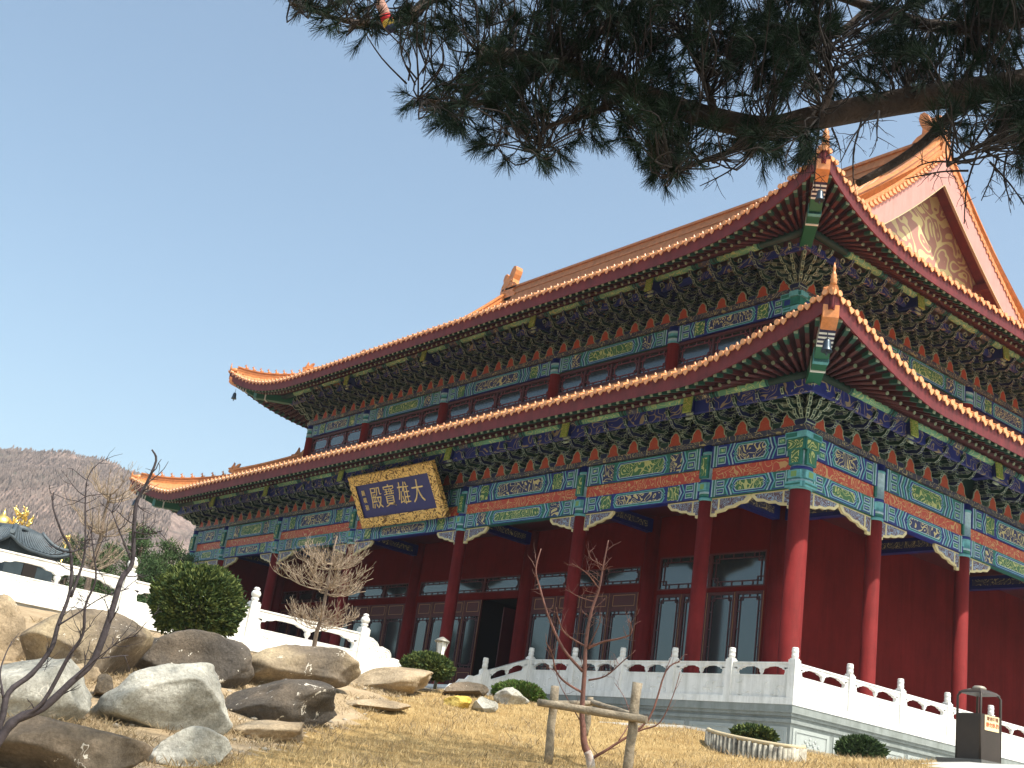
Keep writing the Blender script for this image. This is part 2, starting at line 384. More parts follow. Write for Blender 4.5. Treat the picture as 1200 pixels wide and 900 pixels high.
# --- bracket sets (local frame: x along the facade, -y out, z up)
def arm_side(mb, x, L, y, z, h=.13, t=.10, mi=0):
    """arm parallel to the facade with rounded under-corners"""
    pts = [(x-L/2, z+h), (x-L/2, z+h*.55), (x-L/2+h*.5, z+h*.12), (x-L/2+h, z), (x+L/2-h, z), (x+L/2-h*.5, z+h*.12), (x+L/2, z+h*.55), (x+L/2, z+h)]
    mb.prism([(a, y-t/2, b) for a, b in pts], (0, t, 0), mi)
def arm_out(mb, y0, y1, z, h=.14, t=.11, mi=0, x=0, beak=False):
    """arm reaching out of the wall to y = -y1; a beak drops and curls up at the tip"""
    if beak:
        pts = [(y0, z+h), (y1-.16, z+h), (y1-.03, z+h*.75), (y1+.06, z+h*1.35), (y1+.14, z+h*1.75), (y1+.17, z+h*1.2), (y1+.10, z+h*.3), (y1-.02, z-h*.25), (y1-.2, z), (y0, z)]
    else: pts = [(y0, z+h), (y1, z+h), (y1, z+h*.5), (y1-.05, z+h*.1), (y1-.12, z), (y0, z)]
    mb.prism([(x-t/2, -a, b) for a, b in pts], (t, 0, 0), mi)
def blk(mb, x, y, z, s=.15, h=.10, mi=0):
    mb.prism([(x-s*.36, -y-s/2, z), (x+s*.36, -y-s/2, z), (x+s/2, -y-s/2, z+h*.45), (x+s/2, -y-s/2, z+h), (x-s/2, -y-s/2, z+h), (x-s/2, -y-s/2, z+h*.45)], (0, s, 0), mi)
def bracket_mesh(tiers, step, rise, a, b, name, fan=False):
    mb = MB(); blk(mb, 0, .0, 0, .34, .19, b)
    z = .19
    for t in range(tiers+1):
        y = t*step
        for k in range(0, t+1):
            L = (.40 if t == 0 else .50) if (t-k) % 2 == 0 else .64
            if k == t or k == t-1 or k == 0:
                arm_side(mb, 0, L, -k*step, z, .12, .09, a if (t+k) % 2 else b)
                for sx in (-1, 1): blk(mb, sx*(L/2-.07), k*step, z+.12, .14, .09, b if (t+k) % 2 else a)
        if t < tiers:
            arm_out(mb, -.1, (t+1)*step+.02, z, .13, .10, b if t % 2 else a, beak=(t > 0))
            blk(mb, 0, (t+1)*step, z+.13, .15, .09, a)
        else:
            arm_out(mb, -.1, t*step+.24, z, .15, .10, a, beak=True)
            for sx in (-1, 1): mb.tube([(sx*.17, -t*step-.10, z+.06), (sx*.20, -t*step-.18, z+.14), (sx*.27, -t*step-.16, z+.2), (sx*.30, -t*step-.1, z+.13)], .022, 5, 2, smooth=False)
        z += rise
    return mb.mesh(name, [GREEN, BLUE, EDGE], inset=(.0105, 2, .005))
BL = [bracket_mesh(2, .37, .205, a, 1-a, 'bracket_set') for a in (0, 1)]
BU = [bracket_mesh(3, .36, .245, a, 1-a, 'bracket_set') for a in (0, 1)]
def corner_set(tiers, step, rise):
    mb = MB(); blk(mb, 0, 0, 0, .42, .2, 1); z = .2
    for t in range(tiers+1):
        for ang in (-45, -22, 0, 22, 45, 90, -90):
            tmp = MB(); arm_out(tmp, -.1, (t+1)*step*(1.35 if ang == 0 else 1.0)+.05, z, .14, .09, 0, beak=True)
            blk(tmp, 0, (t+1)*step*(1.3 if ang == 0 else 1), z+.14, .15, .09, 0)
            R = Matrix.Rotation(math.radians(45+ang), 3, 'Z')
            mb.add([R @ Vector(v) for v in tmp.v], tmp.f, 0); mb.m[-len(tmp.m):] = tmp.m
        z += rise
    return mb.mesh('corner_bracket_set', [GREEN, BLUE, EDGE], inset=(.017, 2, .004))
CBL, CBU = corner_set(2, .30, .205), corner_set(3, .28, .245)
def arch_board(mb, f, u, z, s=1.0):
    pts = [(-.30, 0), (-.29, .06), (-.22, .10), (-.20, .18), (-.19, .27), (-.12, .33), (-.08, .38), (0, .41), (.08, .38), (.12, .33), (.19, .27), (.20, .18), (.22, .10), (.29, .06), (.30, 0)]
    mb.prism([f(u+x*s, z+y*s*1.15, .16) for x, y in pts], f.N*.03, 1, 1)
    mb.poly([f(u+x*s*.84, z+.015+y*s*1.0, .194) for x, y in pts], 0)
_ab = MB(); arch_board(_ab, Face((0, 0, 0), (-1, 0, 0), (0, -1, 0)), 0, 0, 1.0); AB = _ab.mesh('arch_board', [ARCHR, EDGE])
nb = 0
def brackets(f, us, meshes, cmesh, z, rot, limit, corner_rot, name0=''):
    global nb
    far = []
    for i in range(len(us)-1):
        n = max(2, round((us[i+1]-us[i])/.86)); w = (us[i+1]-us[i])/n
        for k in range(n):
            u = us[i]+w*k; ab_ = link('arch_board', AB, hall, f(u+w/2, z, 0), rot)
            if i == 0 and k == 0: continue
            if nb < limit: link('bracket_set', meshes[(k+i) % 2], hall, f(u, z, 0), rot); nb += 1
            else: far.append((u, (k+i) % 2))
    return far
f1 = brackets(F_FRONT, [-x for x in XC], BL, CBL, 7.56, 0, 200, 0)
f2 = brackets(F_SIDE, YC[:3], BL, CBL, 7.56, PI/2, 200, 0)
f3 = brackets(FU_FRONT, UXF, BU, CBU, 13.88, 0, 200, 0)
f4 = brackets(FU_SIDE, UYF, BU, CBU, 13.88, PI/2, 100, 0)
f5 = brackets(F_SIDE, YC[2:], BL, CBL, 7.56, PI/2, 0, 0)
far = MB()
def place(mb, me, loc, rz):
    R = Matrix.Translation(loc) @ Matrix.Rotation(rz, 4, 'Z')
    o = len(mb.v); mb.v += [tuple(R @ v.co) for v in me.vertices]
    for p in me.polygons: mb.f.append([o+i for i in p.vertices]); mb.m.append(p.material_index); mb.sm.append(False)
for u, k in f4: place(far, BU[k], FU_SIDE(u, 13.88, 0), PI/2)
for u, k in f5: place(far, BL[k], F_SIDE(u, 7.56, 0), PI/2)
tag(far.build('bracket_sets', [GREEN, BLUE, EDGE], hall), kind='stuff')
link('corner_bracket_set', CBL, hall, (0, 0, 7.56)); link('corner_bracket_set', CBU, hall, (-W0, W0, 13.88))
link('corner_bracket_set', CBL, hall, (-LX, 0, 7.56), -PI/2); link('corner_bracket_set', CBU, hall, (-LX+W0, W0, 13.88), -PI/2)
# yellow green beam-head plates on the column axes
def plates(f, us, out, z):
    for u in us:
        mb = MB(); f.box(mb, u-.13, u+.13, z-.22, z+.3, .3, out+.02, 0); mb.prism([f(u-.16, z+.3, out+.04), f(u+.16, z+.3, out+.04), f(u+.16, z-.28, out+.10), f(u-.16, z-.28, out+.10)], f.N*.06, 1)
        for dz in (-.28, -.42): mb.tube([f(u-.12, z+dz, out-.02), f(u+.12, z+dz, out-.02)], .045, 6, 2)
        mb.build('beam_head', [BLUED, GPLATE, EDGE], hall)
plates(F_FRONT, [-x for x in XC[1:7]], 1.10, 8.42); plates(F_SIDE, YC[1:5], 1.10, 8.42)
plates(FU_FRONT, UXF[1:5], 1.52, 14.86); plates(FU_SIDE, UYF[1:4], 1.52, 14.86)

# --- walls, doors, windows
def lattice(mb, f, u0, u1, v0, v1, h, mi, b=.035, step=.1):
    """thin cloud-step lattice along the pane edge"""
    w, hgt = u1-u0, v1-v0; t = .034
    s = min(step, w*.22)
    def bar(a, b2, c, d): f.box(mb, min(a, b2), max(a, b2), min(c, d), max(c, d), h, h+.02, mi)
    bar(u0+s, u0+s+t, v0+s*1.9, v1-s*1.9); bar(u1-s-t, u1-s, v0+s*1.9, v1-s*1.9)
    bar(u0+s*1.9, u1-s*1.9, v0+s, v0+s+t); bar(u0+s*1.9, u1-s*1.9, v1-s-t, v1-s)
    for (cu, su) in ((u0, 1), (u1, -1)):
        for (cv, sv) in ((v0, 1), (v1, -1)):
            bar(cu+su*s, cu+su*(s*1.9), cv+sv*(s*1.9), cv+sv*(s*1.9+t)); bar(cu+su*s*1.9, cu+su*(s*1.9+t), cv+sv*s, cv+sv*s*1.9+sv*t)
            bar(cu, cu+su*s, cv+sv*s*1.9, cv+sv*(s*1.9+t)); bar(cu+su*s*1.9, cu+su*(s*1.9+t), cv, cv+sv*s)
            bar(cu+su*s*.95, cu+su*(s*.95+t), cv+sv*s*.95, cv+sv*s*1.9); bar(cu+su*s*.95, cu+su*s*1.9, cv+sv*s*.95, cv+sv*(s*.95+t))
    n = int(hgt/.55)
    for k in range(1, n):
        v = v0+hgt*k/n; bar(u0, u0+s, v, v+t); bar(u1-s, u1, v, v+t)
    n = int(w/.38)
    for k in range(1, n):
        u = u0+w*k/n; bar(u, u+t, v0, v0+s); bar(u, u+t, v1-s, v1)
FIN = Face((0, W0, 0), (-1, 0, 0), (0, -1, 0))      # inner wall line of the front
def pane(f, u0, u1, v0, v1, h, parent, step=.1, dark=0):
    mb = MB(); f.box(mb, u0, u1, v0, v1, h-.03, h, 0); mb.build('pane', [GLASS], parent)
    mb = MB(); lattice(mb, f, u0, u1, v0, v1, h+.004, 0, step=step); mb.build('lattice', [LATT], parent)
LATT = mat('lattice dark maroon', (.07, .015, .02), .5)
GILTL = mat('thin gilt line', (.42, .23, .09), .5)
def leaf(f, u0, u1, z0, z1, big=False, openang=0):
    fr = MB(); h0, h1 = -.05, .03
    st = .10
    f.box(fr, u0, u0+st, z0, z1, h0, h1); f.box(fr, u1-st, u1, z0, z1, h0, h1)
    if big: bands = [(z0, z0+.75), (z1-.05, z1)]; gl = (z0+.85, z1-.1)
    else: bands = [(z0, z0+1.05), (z1-.55, z1)]; gl = (z0+1.15, z1-.65)
    for a, b in bands: f.box(fr, u0+st, u1-st, a, b, h0, h1-.015)
    f.box(fr, u0+st, u1-st, bands[0][1], gl[0], h0, h1); f.box(fr, u0+st, u1-st, gl[1], bands[1][0], h0, h1)
    if not big:
        for a, b in (bands[0], bands[1]):
            c, d, e, g = u0+st+.06, u1-st-.06, a+.08, b-.08
            for q in ((c, d, e, e+.015), (c, d, g-.015, g), (c, c+.015, e, g), (d-.015, d, e, g)): f.box(fr, *q, h1-.02, h1-.004, 1)
    f.box(fr, u0+.004, u0+.016, z0+.02, z1-.02, h1-.01, h1+.006, 1)
    o = fr.build('door_leaf', [DRED, GILTL], hall)
    pane(f, u0+st, u1-st, gl[0], gl[1], -.01, o, step=.085)
    return o
for i in range(1, 6):
    a, b = -XC[i]+.3, -XC[i+1]-.3; W = b-a
    big = i == 1
    mb = MB(); top = 6.7
    tl, th = (5.12, 3.98) if big else (4.88, 4.25)
    FIN.box(mb, a, b, tl, top, -.12, .02); zb = th-.14 if big else th-.27
    FIN.box(mb, a, b, zb, th, -.1, .05); FIN.box(mb, a, a+.14, 0, tl, -.1, .04); FIN.box(mb, b-.14, b, 0, tl, -.1, .04)
    FIN.box(mb, a+.14, b-.14, 0, .14, -.1, .05)
    wall = mb.build('lintel_wall', [WALLR], hall)
    nt = 2 if big else 3; tw = (W-.28)/nt
    for k in range(nt):
        u0 = a+.14+tw*k
        fr = MB(); FIN.box(fr, u0, u0+.07, th, tl, -.06, .03); FIN.box(fr, u0+tw-.07, u0+tw, th, tl, -.06, .03); FIN.box(fr, u0+.07, u0+tw-.07, th, th+.05, -.06, .03); FIN.box(fr, u0+.07, u0+tw-.07, tl-.05, tl, -.06, .03)
        o = fr.build('transom_window', [DRED], hall); pane(FIN, u0+.07, u0+tw-.07, th+.05, tl-.05, -.02, o, step=.13 if big else .075)
    n = 4 if W < 6.5 else 6
    lw = (W-.28)/n
    for k in range(n):
        if i == 3 and k in (0, 1): continue      # the open doorway
        u0 = a+.14+lw*k; leaf(FIN, u0+.01, u0+lw-.01, .14, zb, big)
# open leaf folded inwards; near-black recess stands in for the hall's shade
mb = MB(); mb.box(-LX+W0+.4, -W0-.4, W0+.5, W0+.55, 0, 6.5); 
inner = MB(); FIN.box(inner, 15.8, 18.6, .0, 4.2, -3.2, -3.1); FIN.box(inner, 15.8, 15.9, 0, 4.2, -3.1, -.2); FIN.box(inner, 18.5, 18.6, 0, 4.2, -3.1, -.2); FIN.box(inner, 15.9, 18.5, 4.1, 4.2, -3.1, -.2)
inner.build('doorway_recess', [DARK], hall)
mb = MB(); FIN.box(mb, 16.95, 17.0, .14, 3.7, -.9, -.2, 0); mb.build('door_leaf', [DRED], hall)
# side, back and west walls; end panels
mb = MB(); mb.box(-W0-.35, -W0, W0+.28, LY-W0, 0, 6.7); mb.box(-LX+W0, -LX+W0+.35, W0+.28, LY-W0, 0, 6.7); mb.box(-LX+W0, -W0, LY-W0-.35, LY-W0, 0, 6.7)
mb.box(-LX+W0, -LX+W0+.1, 0.2, W0, 0, 6.5)
mb.build('side_wall', [WALLR], hall)
mb = MB(); mb.box(-LX+W0, -W0, W0+.1, LY-W0, 6.7, 13.6); mb.build('attic_core', [DRED], hall)
# upper storey windows and posts
for x in XC[1:7]: 
    mb = MB(); mb.lathe((x, W0, 0), [(.26, 11.6), (.26, 13.03), (.28, 13.03), (.28, 13.10), (.27, 13.1), (.27, 13.22), (.28, 13.22), (.28, 13.3), (.27, 13.3), (.27, 13.42), (.285, 13.42), (.285, 13.5), (.27, 13.5), (.27, 13.7)], 20, mis=[0, 0, 1, 1, 2, 2, 3, 3, 1, 1, 2, 2, 4])
    mb.build('upper_column', [RED, CYAN, PALE, TEAL, ROYAL], hall)
for y in YC[2:6]:
    mb = MB(); mb.lathe((-W0, y, 0), [(.26, 11.6), (.26, 13.03), (.28, 13.03), (.28, 13.10), (.27, 13.1), (.27, 13.22), (.28, 13.22), (.28, 13.3), (.27, 13.3), (.27, 13.42), (.285, 13.42), (.285, 13.5), (.27, 13.5), (.27, 13.7)], 20, mis=[0, 0, 1, 1, 2, 2, 3, 3, 1, 1, 2, 2, 4])
    mb.build('upper_column', [RED, CYAN, PALE, TEAL, ROYAL], hall)
mb = MB(); fa, fb = Face((-W0, W0, 0), (-1, 0, 0), (0, -1, 0)), Face((-W0, W0, 0), (0, 1, 0), (1, 0, 0))
for f in (fa, fb):
    for (w_, z0, z1, h_, mi) in ((.44, 13.50, 13.68, .34, 0), (.40, 13.53, 13.65, .345, 1), (.36, 13.22, 13.50, .315, 1), (.28, 13.27, 13.46, .32, 2), (.33, 13.05, 13.2, .31, 0), (.30, 13.10, 13.15, .315, 1)): f.box(mb, -w_, w_, z0, z1, 0, h_, mi)
mb.build('column_capital', [CYAN, TEAL, ROYAL], hall)
def upper_bay(f, a, b, n):
    W = b-a
    mb = MB(); f.box(mb, a, b, 11.8, 12.22, -.12, .04); f.box(mb, a, b, 12.94, 13.05, -.12, .06)
    w = W/n
    for k in range(n+1): f.box(mb, a+w*k-.05, a+w*k+.05, 12.22, 12.94, -.1, .03)
    mb.build('window_frame', [DRED], hall)
    for k in range(n):
        u0, u1 = a+w*k+.05, a+w*(k+1)-.05
        mb = MB(); f.box(mb, u0, u1, 12.22, 12.94, -.06, -.03); p = mb.build('upper_window', [GLASS], hall)
        mb = MB(); lattice(mb, f, u0, u1, 12.22, 12.94, -.026, 0, step=.1); mb.build('lattice', [RED2], p)
RED2 = mat('window lattice red', (.16, .025, .03), .5)
for i in range(5): upper_bay(FU_FRONT, UXF[i]+.25, UXF[i+1]-.25, (3, 4, 4, 4, 3)[i])
for i in range(4): upper_bay(FU_SIDE, UYF[i]+.25, UYF[i+1]-.25, 3)

# --- roofs
class Tier:
    def __init__(s, base, a0, z0, da, h, D, p, c1, c2, Sf, top):
        s.base, s.a0, s.z0, s.da, s.h, s.D, s.p, s.c1, s.c2, s.Sf = base, a0, z0, da, h, D, p, c1, c2, Sf
        s.A = a0+da; s.lx = LX-2*base+2*s.A; s.ly = LY-2*base+2*s.A; s.top = top
    def g(s, u, n):
        d = min(u, n-u); return max(0, 1-max(0, d)/s.D)**s.p
    def pt(s, side, u, sd, up=0):
        """side 0 front 1 east 2 back 3 west; u from the tip along the eave, sd inwards"""
        n = s.lx if side in (0, 2) else s.ly
        g = s.g(u, n); out = s.a0+s.da*g; k = max(0, 1-sd/s.Sf)**1.5
        z = s.z0 + s.c1*sd + s.c2*sd*sd + s.h*g*k + up
        o = out-sd; b = s.base
        if side == 0: return Vector((-b+s.A-u, b-o, z))
        if side == 2: return Vector((-b+s.A-u, LY-b+o, z))
        if side == 1: return Vector((-b+o, b-s.A+u, z))
        return Vector((-LX+b-o, b-s.A+u, z))
T0 = Tier(0, 2.9, 8.62, .2, 1.2, 5.2, 1.35, .365, .018, 6.0, 6.2)
T1 = Tier(W0, 3.3, 14.85, .37, 1.47, 9.0, 3.3, .36, .026, 8.0, 13.38)
XG = -4.6                                     # plane of the east gable board
UG = -T1.base+T1.A-XG                         # where the gable stands, along the front eave
def slope_max(T, side, u):
    n = T.lx if side in (0, 2) else T.ly
    d = min(u, n-u); out = T.a0+T.da*T.g(u, n)
    if T is T0: return min(max(0, d-(T.A-out)), T.top)
    if side in (0, 2): return T.top if d >= UG else max(0, d-(T.A-out))
    return min(max(0, d-(T.A-out)), UG+.9)
def roof_face(T, side, parent):
    n = T.lx if side in (0, 2) else T.ly
    mb = MB(); us = [0]
    N = int(round(n/.385)); us = [n*k/N for k in range(N+1)]
    S = 9
    rows = []
    for u in us:
        sm = slope_max(T, side, u)
        rows.append([T.pt(side, u, sm*j/S) for j in range(S+1)])
    if side == 0 or side == 3: rows = rows
    mb.grid(rows, 0, True)
    # barrel rows
    for k in range(N):
        u = (us[k]+us[k+1])/2; sm = slope_max(T, side, u)
        if sm < .25: sm = .25
        dU = .085
        for j in range(S):
            s0, s1 = sm*j/S - (.04 if j == 0 else 0), sm*(j+1)/S
            q = []
            for sd in (s0, s1):
                q.append([T.pt(side, u-dU, sd, .005), T.pt(side, u-dU*.75, sd, .07), T.pt(side, u, sd, .10), T.pt(side, u+dU*.75, sd, .07), T.pt(side, u+dU, sd, .005)])
            mb.grid(q, 0, True)
        # round tile end and drip tile
        c = T.pt(side, u, -.05, .005); o = T.pt(side, u, -1.05)-T.pt(side, u, -.05); o.z = 0; o.normalize()
        tv = Vector((o.y, -o.x, 0))
        ring = [c+tv*(.085*math.cos(a))+Vector((0, 0, .085*math.sin(a))) for a in [2*PI*i/8 for i in range(8)]]
        mb.prism(ring, o*.05, 1)
        c = T.pt(side, us[k], -.03, .0)
        mb.prism([c+tv*.105+Vector((0, 0, .01)), c-tv*.105+Vector((0, 0, .01)), c-tv*.08-Vector((0, 0, .08)), c-Vector((0, 0, .16)), c+tv*.08-Vector((0, 0, .08))], o*.03, 1)
        mb.tube([T.pt(side, u, .12, .10), T.pt(side, u, .10, .19)], [.05, .02], 5, 1, smooth=False)
    return mb.build('roof_slope', [TILE, TILEE], parent)
def eave(T, side, parent, zp, out_p, full=True):
    """red fascia, soffit boards and the two rows of green rafters"""
    n = T.lx if side in (0, 2) else T.ly
    fb = MB(); N = int(n/.6); rows = []
    H = .42
    for k in range(N+1):
        u = n*k/N
        u = min(max(u, .001), n-.001)
        rows.append([T.pt(side, u, .0, -.05), T.pt(side, u, .02, -.05-H), T.pt(side, u, .09, -.05-H), T.pt(side, u, .09, -.03)])
    fb.grid(rows, 0, False)
    fb.build('fascia', [FASC], parent)
    sb = MB(); rows = []; b = T.base
    def inner(u):
        # foot of the rafter on the purlin line, fanning at the corners
        if side in (0, 2): x = -b+T.A-u; lo, hi = -LX+b-out_p, -b+out_p; x = min(max(x, lo), hi); return Vector((x, (b-out_p) if side == 0 else (LY-b+out_p), zp))
        y = b-T.A+u; lo, hi = b-out_p, LY-b+out_p; y = min(max(y, lo), hi); return Vector(((-b+out_p) if side == 1 else (-LX+b-out_p), y, zp))
    def fan(u):
        d = min(u, n-u); F = (T.A-out_p)+3.6
        if d >= F: return inner(u)
        # spread the feet over the corner zone
        q = (T.A-out_p)+ (max(0., d)/F)**1.6*(3.6)
        return inner(q if u < n/2 else n-q)
    for k in range(N+1):
        u = min(max(n*k/N, .001), n-.001)
        A0 = T.pt(side, u, .09, -.47); A1 = fan(u)+Vector((0, 0, .25)); A2 = A1.lerp(A0, -.5)
        rows.append([A0+Vector((0, 0, .10)), A1, A2])
    sb.grid(rows, 0, False)
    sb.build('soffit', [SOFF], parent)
    rb = MB(); NR = int(n/.345)
    for k in range(NR):
        u = n*(k+.5)/NR; d = min(u, n-u)
        if d < .35: continue
        tip = T.pt(side, u, .10, -.49); root = fan(u); dirv = (root-tip); L = dirv.length; dirv.normalize()
        up = Vector((0, 0, 1)); sv = dirv.cross(up).normalized()*.055; uv = sv.cross(dirv).normalized()*.055
        if uv.z < 0: uv = -uv
        # flying rafter (square)
        o = tip-sv-uv*1.0; rb.obox(o+dirv*.30, sv*2, dirv*(L*.42-.30), uv*2, 2); rb.obox(o, sv*2, dirv*.30, uv*2, 0)
        rb.obox(o-dirv*.03, sv*2, dirv*.03, uv*2, 1)
        # lower round rafter
        t2 = tip.lerp(root, .34)-Vector((0, 0, .14)); r2 = root-Vector((0, 0, .02))
        rb.tube([t2, r2], .06, 6, 2); dd = (t2-r2).normalized()
        rb.tube([t2, t2+dd*.02], .06, 6, 1, smooth=False)
    tag(rb.build('eave_rafters', [RAFT, RAFE, RAFR], parent), kind='stuff')
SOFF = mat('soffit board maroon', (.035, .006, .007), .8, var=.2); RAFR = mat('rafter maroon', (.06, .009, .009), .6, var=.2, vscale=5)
RAFT = mat('rafter green', (.010, .060, .038), .55, var=.2, vscale=5)
RAFE = mat('rafter end pale', (.16, .19, .12), .5, var=.35, vscale=12)
def hip_path(T, cx, cy, n=14, smax=None, up=0):
    """points up the hip from a corner: cx = +1 east / -1 west, cy = -1 front / +1 back"""
    P = []
    for i in range(n+1):
        s = smax*i/n; p = T.pt(0, s+.0, max(0, s-(T.A-(T.a0+T.da*T.g(s, T.lx)))), up)
        x, y = p.x, p.y
        d = (-T.base+T.A)-x; y = T.base-T.A+d
        if cx < 0: x = -LX-x
        if cy > 0: y = LY-y
        P.append(Vector((x, y, p.z)))
    return P
def ridge_bar(mb, P, w, h, mi=0, mi2=None, tdir=None):
    """moulded ridge following a path: stacked courses of differing width"""
    for (w0, a, b) in ((1.0, -.12, .28), (.72, .28, .42), (.86, .42, .52), (.66, .52, .80), (1.0, .80, .92), (.6, .92, 1.0)):
        rows = []
        for i, p in enumerate(P):
            t = P[min(i+1, len(P)-1)]-P[max(i-1, 0)]; t.z = 0; t.normalize(); sv = Vector((t.y, -t.x, 0)) if tdir is None else tdir
            ww = w*w0/2
            rows.append([p+sv*ww+Vector((0, 0, a*h)), p+sv*ww+Vector((0, 0, b*h)), p-sv*ww+Vector((0, 0, b*h)), p-sv*ww+Vector((0, 0, a*h)), p+sv*ww+Vector((0, 0, a*h))])
        mb.grid(rows, mi)
        mb.poly(rows[0][:4][::-1], mi); mb.poly(rows[-1][:4], mi)
def beast(mb, p, d, s, mi=0):
    """small seated roof figure: body, chest, head, ears, tail"""
    p = Vector(p); d = Vector(d).normalized(); sv = Vector((d.y, -d.x, 0)); Z = Vector((0, 0, 1))
    mb.tube([p-d*.10*s, p-d*.02*s+Z*.12*s, p+d*.05*s+Z*.26*s], [.09*s, .085*s, .05*s], 7, mi)
    mb.tube([p+d*.03*s+Z*.24*s, p+d*.11*s+Z*.31*s, p+d*.19*s+Z*.28*s], [.05*s, .062*s, .03*s], 7, mi)
    for k in (-1, 1):
        mb.tube([p+d*.08*s+sv*.05*s*k, p+d*.06*s+sv*.04*s*k+Z*.16*s], [.03*s, .03*s], 5, mi)
        mb.tube([p+d*.07*s+sv*.035*s*k+Z*.34*s, p+d*.03*s+sv*.045*s*k+Z*.43*s], [.022*s, .006*s], 4, mi)
    mb.tube([p-d*.14*s+Z*.03*s, p-d*.20*s+Z*.14*s, p-d*.14*s+Z*.25*s], [.03*s, .03*s, .01*s], 5, mi)
def dragon_head(mb, p, d, s, mi=0):
    p = Vector(p); d = Vector(d).normalized(); Z = Vector((0, 0, 1)); sv = Vector((d.y, -d.x, 0))
    out = [(-.45, 0), (-.45, .35), (-.3, .62), (-.42, .95), (-.22, .86), (-.05, .62), (.05, .75), (.10, 1.0), (.2, .7), (.32, .5), (.5, .46), (.52, .34), (.34, .3), (.5, .2), (.42, .08), (.2, .1), (.15, 0)]
    mb.prism([p+d*x*s+Z*z*s-sv*.16*s for x, z in out], sv*.32*s, mi)
    mb.tube([p+d*.2*s+Z*.52*s-sv*.2*s, p+d*.2*s+Z*.52*s+sv*.2*s], .06*s, 6, mi)
def chiwen(mb, p, d, s, mi=0):
    """ridge-end dragon with upswept curled tail; d points along the ridge towards its middle"""
    p = Vector(p); d = Vector(d).normalized(); Z = Vector((0, 0, 1)); sv = Vector((d.y, -d.x, 0))
    out = [(-.42, 0), (-.5, .5), (-.45, .8), (-.34, .98), (-.40, 1.15), (-.33, 1.38), (-.18, 1.44), (-.08, 1.34), (-.12, 1.2), (-.02, 1.16), (.06, 1.35), (.16, 1.6), (.3, 1.74), (.46, 1.7), (.5, 1.52), (.44, 1.3), (.34, 1.1), (.36, .9), (.55, .84), (.72, .7), (.7, .58), (.5, .55), (.46, .4), (.66, .3), (.62, .16), (.4, .1), (.36, 0)]
    mb.prism([p+d*x*s+Z*z*s-sv*.2*s for x, z in out], sv*.4*s, mi)
    mb.tube([p+d*.35*s+Z*.72*s-sv*.25*s, p+d*.35*s+Z*.72*s+sv*.25*s], .08*s, 8, mi)
    for a in range(5):
        c = p+d*(-.3+.13*a)*s+Z*(.45+.14*a)*s
        mb.tube([c-sv*.24*s, c+sv*.24*s], .06*s, 6, mi)
def finial(mb, p, s, mi=0):
    mb.lathe(p, [(.10*s, 0), (.14*s, .06*s), (.11*s, .12*s), (.15*s, .2*s), (.10*s, .3*s), (.12*s, .38*s), (.07*s, .5*s), (.05*s, .6*s), (.07*s, .68*s), (.01*s, .95*s)], 8, mi)
